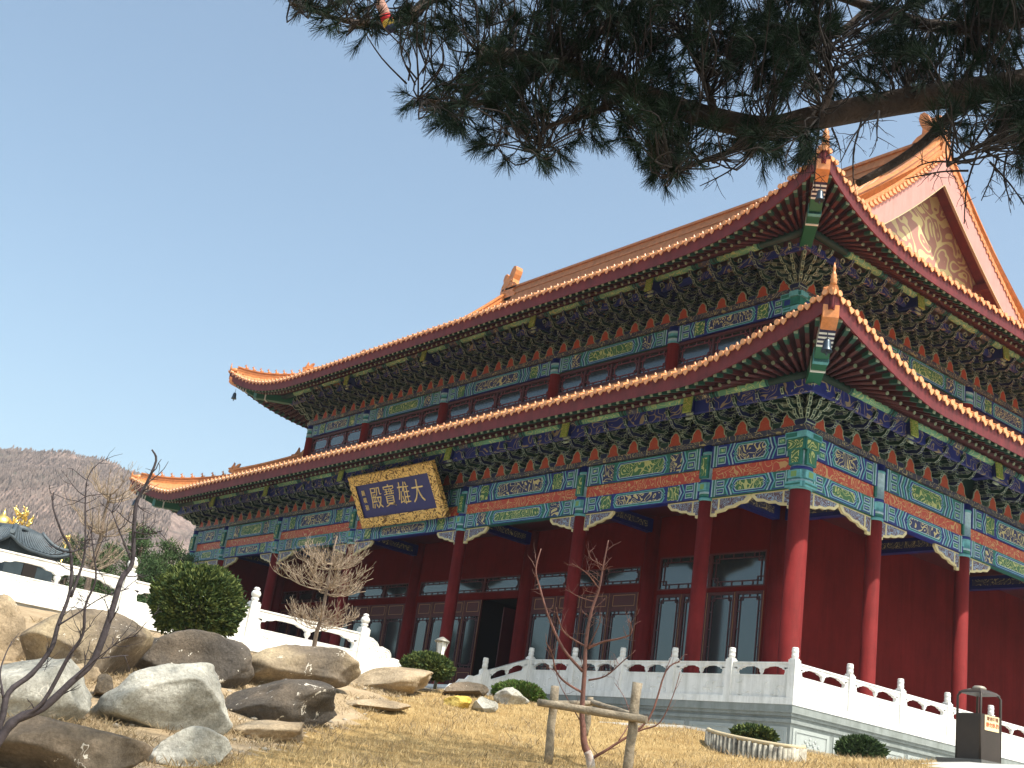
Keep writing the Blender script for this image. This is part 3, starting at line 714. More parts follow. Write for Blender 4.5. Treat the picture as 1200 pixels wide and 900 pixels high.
def tier_roof(T, name, zp, out_p, sides):
    root = MB(); b = T.base
    root.box(-LX+b+.6, -b-.6, b+.6, LY-b-.6, T.z0-.1, T.z0+.1) if T is T0 else root.box(-LX+b+.6, -b-.6, b+.6, LY-b-.6, 13.7, T.z0+.1)
    r = root.build(name, [DRED], hall)
    for s in sides: roof_face(T, s, r); 
    for s in (0, 1, 3): eave(T, s, r, zp, out_p)
    eave(T, 2, r, zp, out_p)
    smax = T0.top if T is T0 else UG
    for cx in (1, -1):
        for cy in (-1, 1):
            P = hip_path(T, cx, cy, 16, smax, .05)
            mb = MB(); k = 10
            Q = P[1:k+1]; w, h = .34, .36
            ridge_bar(mb, Q, w, h); ridge_bar(mb, P[k:], w*1.1, h*1.75)
            d = (P[0]-P[4]); d.z = 0
            dragon_head(mb, P[k]+Vector((0, 0, .35)), d, .62)
            for i in range(1, 9):
                q = P[1].lerp(P[k], i/9.5) if False else P[1+i] if 1+i < k else None
                if q is None: continue
                beast(mb, q+Vector((0, 0, h)), d, .62)
            finial(mb, P[0]+Vector((0, 0, .08)), (.85 if T is T1 else .65) if cx > 0 else .35)
            mb.tube([P[0]+Vector((0, 0, -.03)), P[1]+Vector((0, 0, .12))], [.14, .16], 8)
            mb.build('hip_ridge', [RIDGE], r)
            # corner beam under the tip
            cbm = MB(); tip = P[0]; dn = Vector((d.x, d.y, 0)).normalized(); sv = Vector((dn.y, -dn.x, 0))
            foot = Vector((-b+out_p if cx > 0 else -LX+b-out_p, b-out_p if cy < 0 else LY-b+out_p, zp-.05))
            L = (tip-foot).length
            knee = foot.lerp(tip, .48); knee.z = foot.z+.12; ww = .19
            def beamseg(p0, p1, hh, mi, w=ww, lift=.0):
                cbm.obox(p0-sv*w-Vector((0, 0, hh)), sv*w*2, p1-p0, Vector((0, 0, hh)), mi)
            nose = tip-dn*.12-Vector((0, 0, .42))
            beamseg(foot-dn*.8, knee, .42, 0)
            beamseg(knee.lerp(nose, 0), knee.lerp(nose, .62), .34, 0)
            for q in range(4):
                f0 = .30+q*.10
                beamseg(knee.lerp(nose, f0)-Vector((0, 0, .0)), knee.lerp(nose, f0+.045), .352, 2, ww+.012)
            for q in range(4):
                f0 = .345+q*.10
                beamseg(knee.lerp(nose, f0)-Vector((0, 0, .0)), knee.lerp(nose, f0+.055), .350, 3, ww+.010)
            beamseg(knee.lerp(nose, .70), nose, .34, 1, ww+.01)
            beamseg(foot.lerp(knee, .55), foot.lerp(knee, .6), .43, 2, ww+.01); beamseg(foot.lerp(knee, .9), knee, .43, 4, ww+.012)
            cbm.build('corner_beam', [BGREEN, TILE, WSTR, BSTR, CYAN], r)
    if T is T0:
        mb = MB(); z = 11.64; q = W0-.30
        for (o, z0, z1) in ((.0, z-.25, z+.08), (-.05, z+.08, z+.16), (.04, z+.16, z+.24), (-.06, z+.24, z+.34)):
            mb.box(-LX+q-o, -q+o, q-o, q+.25, z0, z1); mb.box(-q-.25, -q+o, q+.25, LY-q-.25, z0, z1); mb.box(-LX+q-o, -LX+q+.25, q+.25, LY-q-.25, z0, z1); mb.box(-LX+q-o, -q+o, LY-q-.25, LY-q+o, z0, z1)
        for cx in (-q, -LX+q): dragon_head(mb, (cx, q, z+.05), (1 if cx > -5 else -1, -1, 0), .8)
        mb.build('wall_ridge', [RIDGED], r)
    return r
BGREEN = mat('corner beam green', (.012, .10, .052), .5); WSTR = mat('corner beam white', (.62, .64, .62), .5); BSTR = mat('corner beam indigo', (.012, .012, .05), .5)
low = tier_roof(T0, 'lower_roof', 8.80, .98, (0, 1, 2, 3))
upr = tier_roof(T1, 'upper_roof', 15.26, 1.42, (0, 1, 2, 3))
# gables
def zprof(y):
    sd = (min(y, LY-y))-(T1.base-T1.a0); return T1.z0+T1.c1*sd+T1.c2*sd*sd
def gable(xg, sg):
    # sg = +1: board faces east
    mb = MB(); ys = [4.0+ (LY-8.0)*k/44 for k in range(45)]; th = .10
    def drop(y): return 1.12+.35*max(0, 1-abs(y-MIDY)/5)
    out = [(xg, y, zprof(y)-.04) for y in ys]; inn = [(xg, y, zprof(y)-.06-drop(y)) for y in ys]
    mb.grid([out, inn], 0)
    xi = xg-sg*th; mb.grid([[(xi, p[1], p[2]) for p in inn], [(xi, p[1], p[2]) for p in out]], 0); mb.grid([inn, [(xi, p[1], p[2]) for p in inn]], 0)
    o = mb.build('gable_board', [PINK], upr)
    t = MB()
    t.grid([[(xg+sg*.012, p[1], p[2]+.035) for p in inn], [(xg+sg*.012, p[1], p[2]) for p in inn]], 0); t.grid([[(xg+sg*.012, p[1], p[2]) for p in inn], [(xi, p[1], p[2]) for p in inn]], 0)
    t.build('board_trim', [CREAM], upr)
    xf = xg-sg*1.0
    fl = MB(); ysf = ys; fl.grid([[(xf, y, zprof(y)-.25) for y in ysf], [(xf, y, 16.2) for y in ysf]], 0); fl.build('gable_field', [GABLEF], upr)
    so = MB(); so.grid([[(xi, y, zprof(y)-.22) for y in ys], [(xf, y, zprof(y)-.22) for y in ys]], 0); so.build('gable_soffit', [FASC], upr)
    for yp in (MIDY, MIDY-4, MIDY+4):
        pb = MB(); pb.box(min(xf, xi), max(xf, xi), yp-.14, yp+.14, zprof(yp)-.8 if yp != MIDY else zprof(yp)-1.15, zprof(yp)-.5 if yp != MIDY else zprof(yp)-.8); pb.build('purlin_end', [FASC], upr)
    # drip tiles down both verges; back ones slimmer and darker, painting in shade
    for half in (0, 1):
        vt = MB(); y = MIDY+.15 if half else MIDY-.15; step = .27 if half else -.27
        while 4.5 < y < LY-4.5:
            z = zprof(y); sl = (zprof(y+.05)-zprof(y-.05))/.1; k = math.sqrt(1+sl*sl); ty, tz = 1/k, sl/k
            c = Vector((xg+sg*.02, y, z+.02)); T_ = Vector((0, ty, tz)); Nn = Vector((0, -tz, ty))
            ring = [c+T_*(.1*math.cos(a))+Nn*(.1*math.sin(a)) for a in [2*PI*i/8 for i in range(8)]]
            vt.prism(ring, (sg*(.16 if not half else .03), 0, 0), 1 if not half else 0)
            c2 = c+T_*(step*.5)-Nn*.02; vt.prism([c2+T_*.1, c2-T_*.1, c2-T_*.06-Nn*.1, c2-Nn*.15, c2+T_*.06-Nn*.1], (sg*(.12 if not half else .02), 0, 0), 1 if not half else 0)
            y += step/k*1.12
        vt.build('verge_tiles', [TILE, TILEE], upr)
        P = []
        for k in range(24):
            y = (MIDY-.2-(MIDY-5.0)*k/23) if not half else (MIDY+.2+(MIDY-5.0)*k/23)
            P.append(Vector((xg-sg*.24, y, zprof(y)+.08)))
        rb = MB(); ridge_bar(rb, P, .44, .74, tdir=Vector((1, 0, 0)))
        dragon_head(rb, P[-1]+Vector((0, 0, .2)), (0, 1 if half else -1, 0), .9)
        rb.build('verge_ridge', [RIDGE], upr)
gable(XG, 1); gable(-LX-XG, -1)
mb = MB(); zt = zprof(MIDY)-.1; ridge_bar(mb, [Vector((XG-.1, MIDY, zt)), Vector((MIDX, MIDY, zt)), Vector((-LX-XG+.1, MIDY, zt))], .5, 1.0, tdir=Vector((0, 1, 0)))
mb.build('main_ridge', [RIDGED], upr)
for x, d in ((XG-.55, -1), (-LX-XG+.55, 1)):
    mb = MB(); chiwen(mb, (x, MIDY, zt+.1), (d, 0, 0), 1.25); mb.build('ridge_dragon', [RIDGE], upr)

# --- name board
def text_mesh(ch, size, depth, bold=0.0):
    cu = bpy.data.curves.new('t', 'FONT'); cu.body = ch; cu.size = size; cu.extrude = depth; cu.offset = bold; cu.align_x = 'CENTER'; cu.align_y = 'CENTER'
    cu.resolution_u = 3
    o = bpy.data.objects.new('t', cu); C.objects.link(o); dg = bpy.context.evaluated_depsgraph_get(); dg.update()
    me = bpy.data.meshes.new_from_object(o.evaluated_get(dg)); bpy.data.objects.remove(o); bpy.data.curves.remove(cu)
    return me
PQ = Vector((-18.85, -1.02, 7.13)); TH = .54
pU = Vector((1, 0, 0)); pV = Vector((0, -math.sin(TH), math.cos(TH))); pN = pU.cross(pV)   # right, up, out
plaque = thing('name_board', PQ, 'blue name board with gold characters in a carved gold frame hung under the eave', 'name board')
def PP(u, v, h=0): return PQ+pU*u+pV*v+pN*h
w, h = 5.88/2, 2.19/2; fw = .42
mb = MB(); mb.obox(PP(-w+fw-.05, -h+fw-.05, -.06), pU*(2*w-2*fw+.1), pV*(2*h-2*fw+.1), pN*.06, 0); mb.build('board', [NAVYP], plaque)
mb = MB(); mb.obox(PP(-w+.05, -h+.05, -.16), pU*(2*w-.1), pV*(2*h-.1), pN*.09, 0); mb.build('backing', [DRED], plaque)
# carved frame: a relief sheet pushed up by a swirled height field
mb = MB(); nu, nv = 270, 100
def fh(u, v):
    e = min(w-abs(u), h-abs(v))
    if e > fw-.045: return .055
    if e < .03: return .02
    prof = .035*math.sin(PI*min(1, max(0, e/fw)))**.6
    q = Vector((u*4.2, v*4.2, 1.3)); nn = noise.noise(q+Vector((noise.noise(q*1.3), noise.noise(q*1.1+Vector((5, 0, 0))), 0))*1.2)
    return .02+prof+.055*(1-abs(nn)*5 if abs(nn) < .2 else 0)*min(1, e/.05)*min(1, (fw-e)/.05)
rows = []
for j in range(nv+1):
    v = -h+2*h*j/nv; rows.append([PP(-w+2*w*i/nu, v, fh(-w+2*w*i/nu, v)) for i in range(nu+1)])
o = len(mb.v); mb.grid(rows, 0)
keep = []
for fi, fc in enumerate(mb.f):
    j, i = divmod(fi, nu); uc, vc = -w+2*w*(i+.5)/nu, -h+2*h*(j+.5)/nv
    if min(w-abs(uc), h-abs(vc)) < fw: keep.append(fc)
mb.f = keep; mb.m = [0]*len(keep); mb.sm = [True]*len(keep)
mb.obox(PP(-w, -h, -.15), pU*2*w, pV*.05, pN*.17, 0); mb.obox(PP(-w, h-.05, -.15), pU*2*w, pV*.05, pN*.17, 0)
mb.obox(PP(-w, -h+.05, -.15), pU*.05, pV*(2*h-.1), pN*.17, 0); mb.obox(PP(w-.05, -h+.05, -.15), pU*.05, pV*(2*h-.1), pN*.17, 0)
mb.build('frame', [GOLD], plaque)
CHG = mat('gilt characters', (.80, .58, .25), .45, metal=.2)
def put_char(ch, u, v, size, bold, slot='character', sx=1, shear=.0):
    me = text_mesh(ch, size, .012, bold); me.materials.clear(); me.materials.append(CHG)
    M = Matrix(((pU.x, pV.x, pN.x, 0), (pU.y, pV.y, pN.y, 0), (pU.z, pV.z, pN.z, 0), (0, 0, 0, 1)))
    S = Matrix(((sx, shear, 0, 0), (0, 1, 0, 0), (0, 0, 1, 0), (0, 0, 0, 1)))
    me.transform(Matrix.Translation(PP(u, v, .014)) @ M @ S); link(slot, me, plaque)
for ch, u in zip('殿寶雄大', (-1.36, -.42, .57, 1.52)): put_char(ch, u+.05, 0, .98, -.010, sx=.86, shear=.12)
for i, ch in enumerate('趙樸初'): put_char(ch, -2.15, .32-.3*i, .24, .0)
# bells under the corners
def bell(p, label):
    t = thing('wind_bell', p, label, 'bell', 'bells hung from the roof corners')
    mb = MB(); mb.lathe((p[0], p[1], p[2]-.55), [(.15, 0), (.14, .03), (.11, .12), (.095, .26), (.07, .33), (.02, .36)], 12); mb.build('bell_body', [BRZ], t)
    mb = MB(); mb.tube([(p[0], p[1], p[2]-.2), (p[0], p[1], p[2])], .012, 5); mb.tube([(p[0], p[1], p[2]-.66), (p[0], p[1], p[2]-.5)], [.03, .01], 5); mb.build('hanger', [BRZ], t)
BRZ = mat('dark bronze', (.05, .07, .09), .35, metal=.7)
for T, n in ((T0, 'lower'), (T1, 'upper')):
    for cx in (1, -1):
        P = hip_path(T, cx, -1, 16, 5); p = P[0].lerp(P[1], 1.2)-Vector((0, 0, .85))
        bell(tuple(p), 'small bell hung from the %s %s roof corner' % (('right', 'left')[cx < 0], n))
# ------------------------------------------------------------------ terrace, steps, balustrades
BX, BY, SPX, SPY = 1.0, -1.0, 2.066, 2.27
terrace = thing('stone_terrace', (MIDX, MIDY, -1.6), 'grey granite terrace with carved panels under the white balustrade', 'terrace')
mb = MB(); mb.box(-LX-1.1, 1.12, -1.12, LY+1.1, -.17, 0); mb.build('marble_edge', [MARB], terrace)
mb = MB(); mb.box(-LX-1.0, 1.0, -1.0, LY+1.0, -2.4, -.60); mb.build('terrace_wall', [STONE], terrace)
mb = MB()
for z0, z1, o in ((-.36, -.17, .10), (-.44, -.36, .05), (-.52, -.44, -.0), (-.60, -.52, .06)): mb.box(-LX-1.0-o, 1.0+o, -1.0-o, LY+1.0+o, z0, z1)
mb.build('ledge', [STONE], terrace)
STONEL = mat('pale carved stone', (.33, .36, .345), .6, var=.05, vscale=4)
def flower(mb, f, u, v, h, s):
    for k in range(7):
        a = 2*PI*k/7; c = f(u+.13*s*math.cos(a), v+.10*s*math.sin(a), h)
        mb.tube([c, c+f.N*.02], [.06*s, .035*s], 7, 0)
    for k in range(9):
        a = 2*PI*k/9+.3; c = f(u+.27*s*math.cos(a), v+.17*s*math.sin(a), h); mb.tube([c, c+f.N*.015], [.05*s, .02*s], 6, 0)
def relief_panels(f, a, b, n):
    w = (b-a)/n
    for i in range(n):
        u0, u1 = a+w*i+.09, a+w*(i+1)-.09; mb = MB()
        f.box(mb, u0, u1, -1.50, -.70, 0.0, .025); f.box(mb, u0+.1, u1-.1, -.79, -.765, .025, .045); f.box(mb, u0+.1, u1-.1, -1.43, -1.405, .025, .045)
        f.box(mb, u0+.1, u0+.125, -1.405, -.79, .025, .045); f.box(mb, u1-.125, u1-.1, -1.405, -.79, .025, .045)
        flower(mb, f, (u0+u1)/2, -1.1, .025, 1.15); mb.build('carved_panel', [STONEL], terrace)
FT_S = Face((1.0, -1.0, 0), (0, 1, 0), (1, 0, 0)); FT_F = Face((1.0, -1.0, 0), (-1, 0, 0), (0, -1, 0))
relief_panels(FT_S, 0, 22.7, 14); relief_panels(FT_F, 0, 10.3, 6)
mb = MB(); mb.box(-LX, 0, 0, LY, .003, .006); mb.build('floor_slab', [PAVE], terrace)

def rail_panel(f, u0, u1, zb, ht, parent, n=2, th=.055, relief=True, drop=0.0, o_top=.14, o_h=.21):
    """marble panel: carved slab, cloud openings with little vases, hand rail; drop = fall in height from u0 to u1"""
    W = u1-u0
    def g(u, v, h): return f(u, v - drop*(u-u0)/W, h)
    mb = MB(); zt = zb+ht; zo1 = zt-o_top; zo0 = zo1-o_h
    def pr(pts, t=th): mb.prism([g(u, v, -t) for u, v in pts], f.N*2*t, 0)
    pr([(u0, zb), (u1, zb), (u1, zo0), (u0, zo0)])
    pr([(u0, zo0), (u1, zo0), (u1, zo0+.03), (u0, zo0+.03)], th+.012)
    # end blocks and rail with scalloped underside
    e = min(.16, W*.1); pr([(u0, zo0+.03), (u0+e, zo0+.03), (u0+e*.8, zo0+.5*o_h), (u0+e, zo1), (u0, zo1)]); pr([(u1, zo0+.03), (u1, zo1), (u1-e, zo1), (u1-e*.8, zo0+.5*o_h), (u1-e, zo0+.03)])
    ow = (W-2*e)/n
    und = [(u0, zo1)]
    for k in range(n):
        a = u0+e+ow*k
        for t, dz in ((0, -.05), (.06, -.045), (.10, -.01), (.2, .0), (.28, .035), (.5, .045), (.72, .035), (.8, .0), (.9, -.01), (.94, -.045), (1, -.05)): und.append((a+ow*t, zo1+dz*o_h/.21))
    und.append((u1, zo1))
    mid = (zt+zo1)/2+.02
    pr([(u0, zt), ]+und+[(u1, zt)], th)
    pr([(u0, zt-.04), (u1, zt-.04), (u1, zt), (u0, zt)], th+.02)
    for k in range(1, n):
        c = u0+e+ow*k; P = g(c, zo0+.03, 0); s = o_h/.21
        mb.lathe((P.x, P.y, P.z), [(.035*s, 0), (.03*s, .03*s), (.06*s, .08*s), (.062*s, .12*s), (.03*s, .155*s), (.05*s, .17*s)], 10)
    if relief:
        rnd = random.Random(int(u0*37+zb*11))
        mb2 = MB()
        for k in range(9 if W < 2.5 else 16):
            cu = u0+.12+(W-.24)*rnd.random(); cv = zb+.08+(zo0-zb-.16)*rnd.random(); a0 = rnd.random()*6; r = .07+.07*rnd.random()
            for hh in (th+.001, -th-.001):
                mb2.tube([g(cu+r*math.cos(a0+t*.7), cv+r*.6*math.sin(a0+t*.7), hh) for t in range(6)], [.004, .014, .016, .016, .012, .003], 5)
        mb.add(mb2.v, mb2.f, 0, True)
    return mb.build('rail_panel', [MARB], parent)
def post(p, f, zb, zt, parent, gourd=False, sh=.88, w=.11):
    mb = MB(); x, y = p.x, p.y
    if gourd:
        sq = zt-.42; mb.cbox((x, y, (zb+sq)/2), 2*w, 2*w, sq-zb, 0, 0); mb.cbox((x, y, sq+.01), 2*w-.05, 2*w-.05, .06, 0, 0)
        mb.lathe((x, y, sq), [(.09, 0), (.10, .04), (.075, .07), (.11, .10), (.11, .13), (.075, .15), (.10, .17), (.13, .22), (.13, .27), (.10, .33), (.06, .345), (.085, .37), (.085, .40), (.05, .43)], 16)
    else:
        sq = zb+sh+.06; mb.cbox((x, y, (zb+sq)/2), 2*w, 2*w, sq-zb); mb.cbox((x, y, sq+.012), 2*w-.05, 2*w-.05, .05)
        z = zt-sq
        mb.lathe((x, y, sq), [(.085, 0), (.085, z*.25), (.09, z*.27), (.09, z*.40), (.084, z*.42), (.084, z*.6), (.09, z*.62), (.09, z*.76), (.084, z*.78), (.084, z*.9), (.088, z*.92), (.07, z)], 14)
    return mb.build('post', [MARB], parent)
bal = thing('marble_balustrade', (BX, BY, 0), 'white marble balustrade with carved posts round the hall terrace', 'balustrade')
FB_F = Face((BX, BY, 0), (-1, 0, 0), (0, -1, 0)); FB_S = Face((BX, BY, 0), (0, 1, 0), (1, 0, 0))
for i in range(6): post(FB_F(i*SPX, 0), FB_F, 0, 1.25, bal)
for i in range(5): rail_panel(FB_F, i*SPX+.11, (i+1)*SPX-.11, .0, .88, bal)
for i in range(1, 12): post(FB_S(i*SPY, 0), FB_S, 0, 1.25, bal)
for i in range(11): rail_panel(FB_S, i*SPY+.11, (i+1)*SPY-.11, .0, .88, bal)
# west half of the front
for i in range(6): post(FB_F(40.5-i*SPX, 0), FB_F, 0, 1.25, bal)
for i in range(5): rail_panel(FB_F, 40.5-(i+1)*SPX+.11, 40.5-i*SPX-.11, .0, .88, bal)
# stair rails going down to the forecourt
SX = BX-5*SPX
def stair_rail(x, label):
    t = thing('stair_rail', (x, -2.9, -.6), label, 'railing')
    f = Face((x, BY, 0), (0, -1, 0), (1, 0, 0)); post(f(1.75, 0), f, -.68, .62, t, sh=.86)
    rail_panel(f, .11, 1.64, .0, .88, t, drop=.62)
    q = MB(); P = [(1.86, .14), (2.1, .02), (2.25, -.02), (2.5, -.2), (2.7, -.25), (2.95, -.45), (3.2, -.62), (1.86, -.9)]
    P = [(1.86, -.9), (1.86, .12), (2.1, .0), (2.3, .0), (2.42, -.14), (2.62, -.16), (2.75, -.30), (2.95, -.36), (3.1, -.55), (3.12, -.72), (3.0, -.9)]
    q.prism([f(u, v, -.055) for u, v in P], f.N*.11); q.build('drum_stone', [MARB], t)
stair_rail(SX, 'white marble stair railing falling from the terrace beside the open doorway')
stair_rail(-LX-SX, 'white marble stair railing on the far side of the front steps')
st = MB()
for k in range(6): st.box(-LX-SX+.15, SX-.15, -1.12-.36*(k+1), -1.12-.36*k, -1.5, -.0-.14*(k+1)+.0)
tag(st.build('front_steps', [PAVE]), 'wide stone steps between the two marble stair railings', 'steps')
# causeway in front of the steps with its own balustrade (runs along y)
CXR = -9.5
cw = thing('forecourt', ((CXR-29)/2, -14, -.6), 'raised stone forecourt behind the boulders with white edge', 'forecourt')
mb = MB(); mb.box(-29.1, CXR+.16, -34, -3.3, -2.6, -.62); mb.build('forecourt_platform', [PAVE], cw)
mb = MB(); mb.box(CXR-.25, CXR+.25, -34, -5.55, -.62, -.45); mb.build('marble_edge', [MARB], cw)
lb = thing('forecourt_balustrade', (CXR, -14, -.45), 'white marble balustrade with round gourd finials behind the boulders, ending in a scrolled drum stone', 'balustrade')
FL = Face((CXR, -7.15, 0), (0, -1, 0), (1, 0, 0)); SP2 = 3.56
for i in range(7): post(FL(i*SP2, 0), FL, -.45, 1.07, lb, gourd=True, w=.14)
for i in range(6): rail_panel(FL, i*SP2+.14, (i+1)*SP2-.14, -.45, .97, lb, th=.07, o_top=.24, o_h=.30)
q = MB()
P = [(-.14, -.45), (-.14, .46), (-.32, .44), (-.46, .36), (-.52, .24), (-.68, .27), (-.86, .22), (-.98, .10), (-1.0, .0), (-1.12, .02), (-1.3, -.0), (-1.45, -.1), (-1.55, -.25), (-1.55, -.38), (-1.48, -.45)]
q.prism([FL(u, v, -.08) for u, v in P], FL.N*.16)
for (cu, cv, r) in ((-.36, .18, .2), (-.82, .02, .2), (-1.28, -.22, .18)):
    for k in (1, .62, .3): q.tube([FL(cu+r*k*math.cos(a), cv+r*k*math.sin(a), .082) for a in [i*PI/6 for i in range(-1, 8)]], .014, 5)
q.build('drum_stone', [MARB], lb)

# ------------------------------------------------------------------ ground
CP = []
def cp(x, y, D, dz=0): p = at(x, y, D); CP.append((p.x, p.y, p.z+dz))
for a in ((0, 900, 12.5), (200, 900, 13.5), (450, 895, 15.5), (640, 893, 18), (700, 898, 18.8), (880, 896, 21.5), (960, 890, 23), (1010, 893, 24),
          (700, 842, 26), (620, 822, 26), (800, 852, 26), (860, 868, 25.6), (930, 882, 25.2), (560, 824, 25.5), (480, 822, 23.5), (400, 845, 20.5), (320, 868, 17.5),
          (600, 855, 22), (500, 860, 20), (760, 880, 22.5),
          (250, 815, 19.5), (350, 800, 22), (120, 800, 18.5), (20, 850, 15.2), (180, 865, 15.6), (280, 845, 18.2), (150, 838, 16.8),
          (170, 748, 25), (60, 735, 25), (300, 772, 25.5), (400, 800, 24.5), (240, 790, 22.3), (100, 785, 20.5), (-150, 740, 24), (-150, 880, 13), (-300, 800, 17), (440, 805, 26)): cp(*a)
for x, y, z in ((9.0, -5.6, -1.60), (8.0, -3, -1.6), (2, -2, -1.62), (-2, -2.2, -1.62), (-6, -2.4, -1.5), (-8.5, -4.5, -1.2), (-8.6, -7, -.85), (-8.7, -11, -.8), (-8.8, -15, -.75), (-9, -19, -.75), (-9, -25, -.8), (-12, -30, -1),
               (12, 2, -1.7), (3, 8, -1.65), (3, 25, -1.65), (14, 20, -1.7), (12.5, -7.5, -1.75), (16, -6, -1.8), (25, -5, -2.2), (30, 10, -2), (16, -14, -3.2), (14.5, -17, -3.9),
               (21, -26, -4.95), (18, -23, -4.7), (25, -22, -4.8), (30, -26, -5), (15, -30, -4.6), (20, -35, -5.2), (35, -15, -4.2), (8, -33, -3.8), (0, -38, -3.2), (40, -40, -6), (-25, -45, -2), (-45, -20, -1.5), (-50, 20, -1.6), (-20, 50, -1.6), (40, 45, -2), (60, 0, -3), (10, -60, -6)): CP.append((x, y, z))
CPa = np.array(CP); XY = CPa[:, :2]; n_ = len(CPa)
def _phi(d2): return np.where(d2 > 1e-9, d2*np.log(d2+1e-12)*.5, 0)
Kd = ((XY[:, None]-XY[None])**2).sum(-1); A_ = np.zeros((n_+3, n_+3)); A_[:n_, :n_] = _phi(Kd)+np.eye(n_)*1.5
A_[:n_, n_] = 1; A_[:n_, n_+1:] = XY; A_[n_, :n_] = 1; A_[n_+1:, :n_] = XY.T
Wt = np.linalg.solve(A_, np.concatenate([CPa[:, 2], np.zeros(3)]))
def ground_z(x, y):
    d2 = (XY[:, 0]-x)**2+(XY[:, 1]-y)**2
    z = float(Wt[:n_] @ _phi(d2) + Wt[n_]+Wt[n_+1]*x+Wt[n_+2]*y)
    z = max(-6, min(-.62, z)); r = math.hypot(x-0, y+10)
    k = min(1, max(0, (r-45)/40)); return z*(1-k)+(-1.7)*k
def axis(lo, hi, c0, c1, fine, n_out):
    a = list(np.arange(c0, c1, fine)); 
    l = [c0-(c0-lo)*(i/n_out)**2.6 for i in range(n_out, 0, -1)]; r = [c1+(hi-c1)*(i/n_out)**2.6 for i in range(0, n_out+1)]
    return l+a+r
gx = axis(-1800, 1800, -12, 30, .4, 26); gy = axis(-1800, 1800, -34, 2, .4, 26)
DRY = bpy.data.materials.new('dry lawn'); DRY.use_nodes = True
def dry_nodes(m):
    nt = m.node_tree; b = nt.nodes['Principled BSDF']; N = nt.nodes.new; L = nt.links.new; b.inputs['Roughness'].default_value = .95; b.inputs['Specular IOR Level'].default_value = .1
    tc = N('ShaderNodeTexCoord')
    def noise_(s, d=6, r=.65):
        n = N('ShaderNodeTexNoise'); n.inputs['Scale'].default_value = s; n.inputs['Detail'].default_value = d; n.inputs['Roughness'].default_value = r; L(tc.outputs['Object'], n.inputs['Vector']); return n
    a = noise_(1.1); r = N('ShaderNodeValToRGB'); L(a.outputs['Fac'], r.inputs['Fac']); e = r.color_ramp.elements
    e[0].position = .3; e[0].color = (.27, .185, .08, 1); e[1].position = .7; e[1].color = (.43, .325, .16, 1)
    f = noise_(26, 4, .7); r2 = N('ShaderNodeValToRGB'); L(f.outputs['Fac'], r2.inputs['Fac']); e = r2.color_ramp.elements; e[0].position = .3; e[0].color = (.55, .5, .42, 1); e[1].position = .65; e[1].color = (1.1, 1.06, 1, 1)
    mx = N('ShaderNodeMix'); mx.data_type = 'RGBA'; mx.blend_type = 'MULTIPLY'; mx.inputs[0].default_value = 1; L(r.outputs['Color'], mx.inputs[6]); L(r2.outputs['Color'], mx.inputs[7])
    L(mx.outputs[2], b.inputs['Base Color'])
    bp = N('ShaderNodeBump'); bp.inputs['Strength'].default_value = .6; bp.inputs['Distance'].default_value = .04; L(f.outputs['Fac'], bp.inputs['Height']); L(bp.outputs['Normal'], b.inputs['Normal'])
dry_nodes(DRY)
SOIL = mat('dry sandy soil', (.26, .19, .11), .95, col2=(.40, .31, .20), vscale=2.2, bump=.7, bscale=14)
FARG = mat('far dull ground', (.20, .17, .10), .95, col2=(.12, .12, .06), vscale=.08)
me = bpy.data.meshes.new('ground'); V = []; Fc = []; Mi = []
for y in gy:
    for x in gx:
        z = ground_z(x, y)
        if abs(x) < 60 and abs(y) < 60: z += .05*(noise.noise(Vector((x*.9, y*.9, 0)))+.5*noise.noise(Vector((x*2.3, y*2.3, 3))))
        V.append((x, y, z))
nx = len(gx)
# lawn boundary: left of the line from at(250,900) to the rocks is soil
pa, pb = at(235, 900, 14), at(470, 822, 24)
for j in range(len(gy)-1):
    for i in range(nx-1):
        Fc.append((j*nx+i, j*nx+i+1, (j+1)*nx+i+1, (j+1)*nx+i)); cx, cy = (gx[i]+gx[i+1])/2, (gy[j]+gy[j+1])/2
        side = (pb.x-pa.x)*(cy-pa.y)-(pb.y-pa.y)*(cx-pa.x)+.8*noise.noise(Vector((cx*.8, cy*.8, 9)))*6
        if abs(cx) > 45 or abs(cy) > 45: Mi.append(2)
        elif side > 0: Mi.append(1)
        elif cy > -4.6+.0*cx or (cx-9)*.86+(cy+7.2)*.5 > 0: Mi.append(3)
        else: Mi.append(0)
me.from_pydata(V, [], Fc); 
for m in (DRY, SOIL, FARG, PAVE): me.materials.append(m)
me.polygons.foreach_set('material_index', Mi); me.polygons.foreach_set('use_smooth', [True]*len(Fc)); me.update()
gnd = bpy.data.objects.new('ground', me); C.objects.link(gnd); tag(gnd, kind='structure')
def gp(x, y, D0=5, D1=45):
    """the point of the ground sheet in view at photo pixel x, y"""
    prev = None
    D = D0
    while D < D1:
        p = at(x, y, D)
        if p.z < ground_z(p.x, p.y): return Vector((p.x, p.y, ground_z(p.x, p.y)))
        D += .1
    p = at(x, y, D1*.6); return Vector((p.x, p.y, ground_z(p.x, p.y)))
def on(p, dz=0): return Vector((p.x, p.y, ground_z(p.x, p.y)+dz))

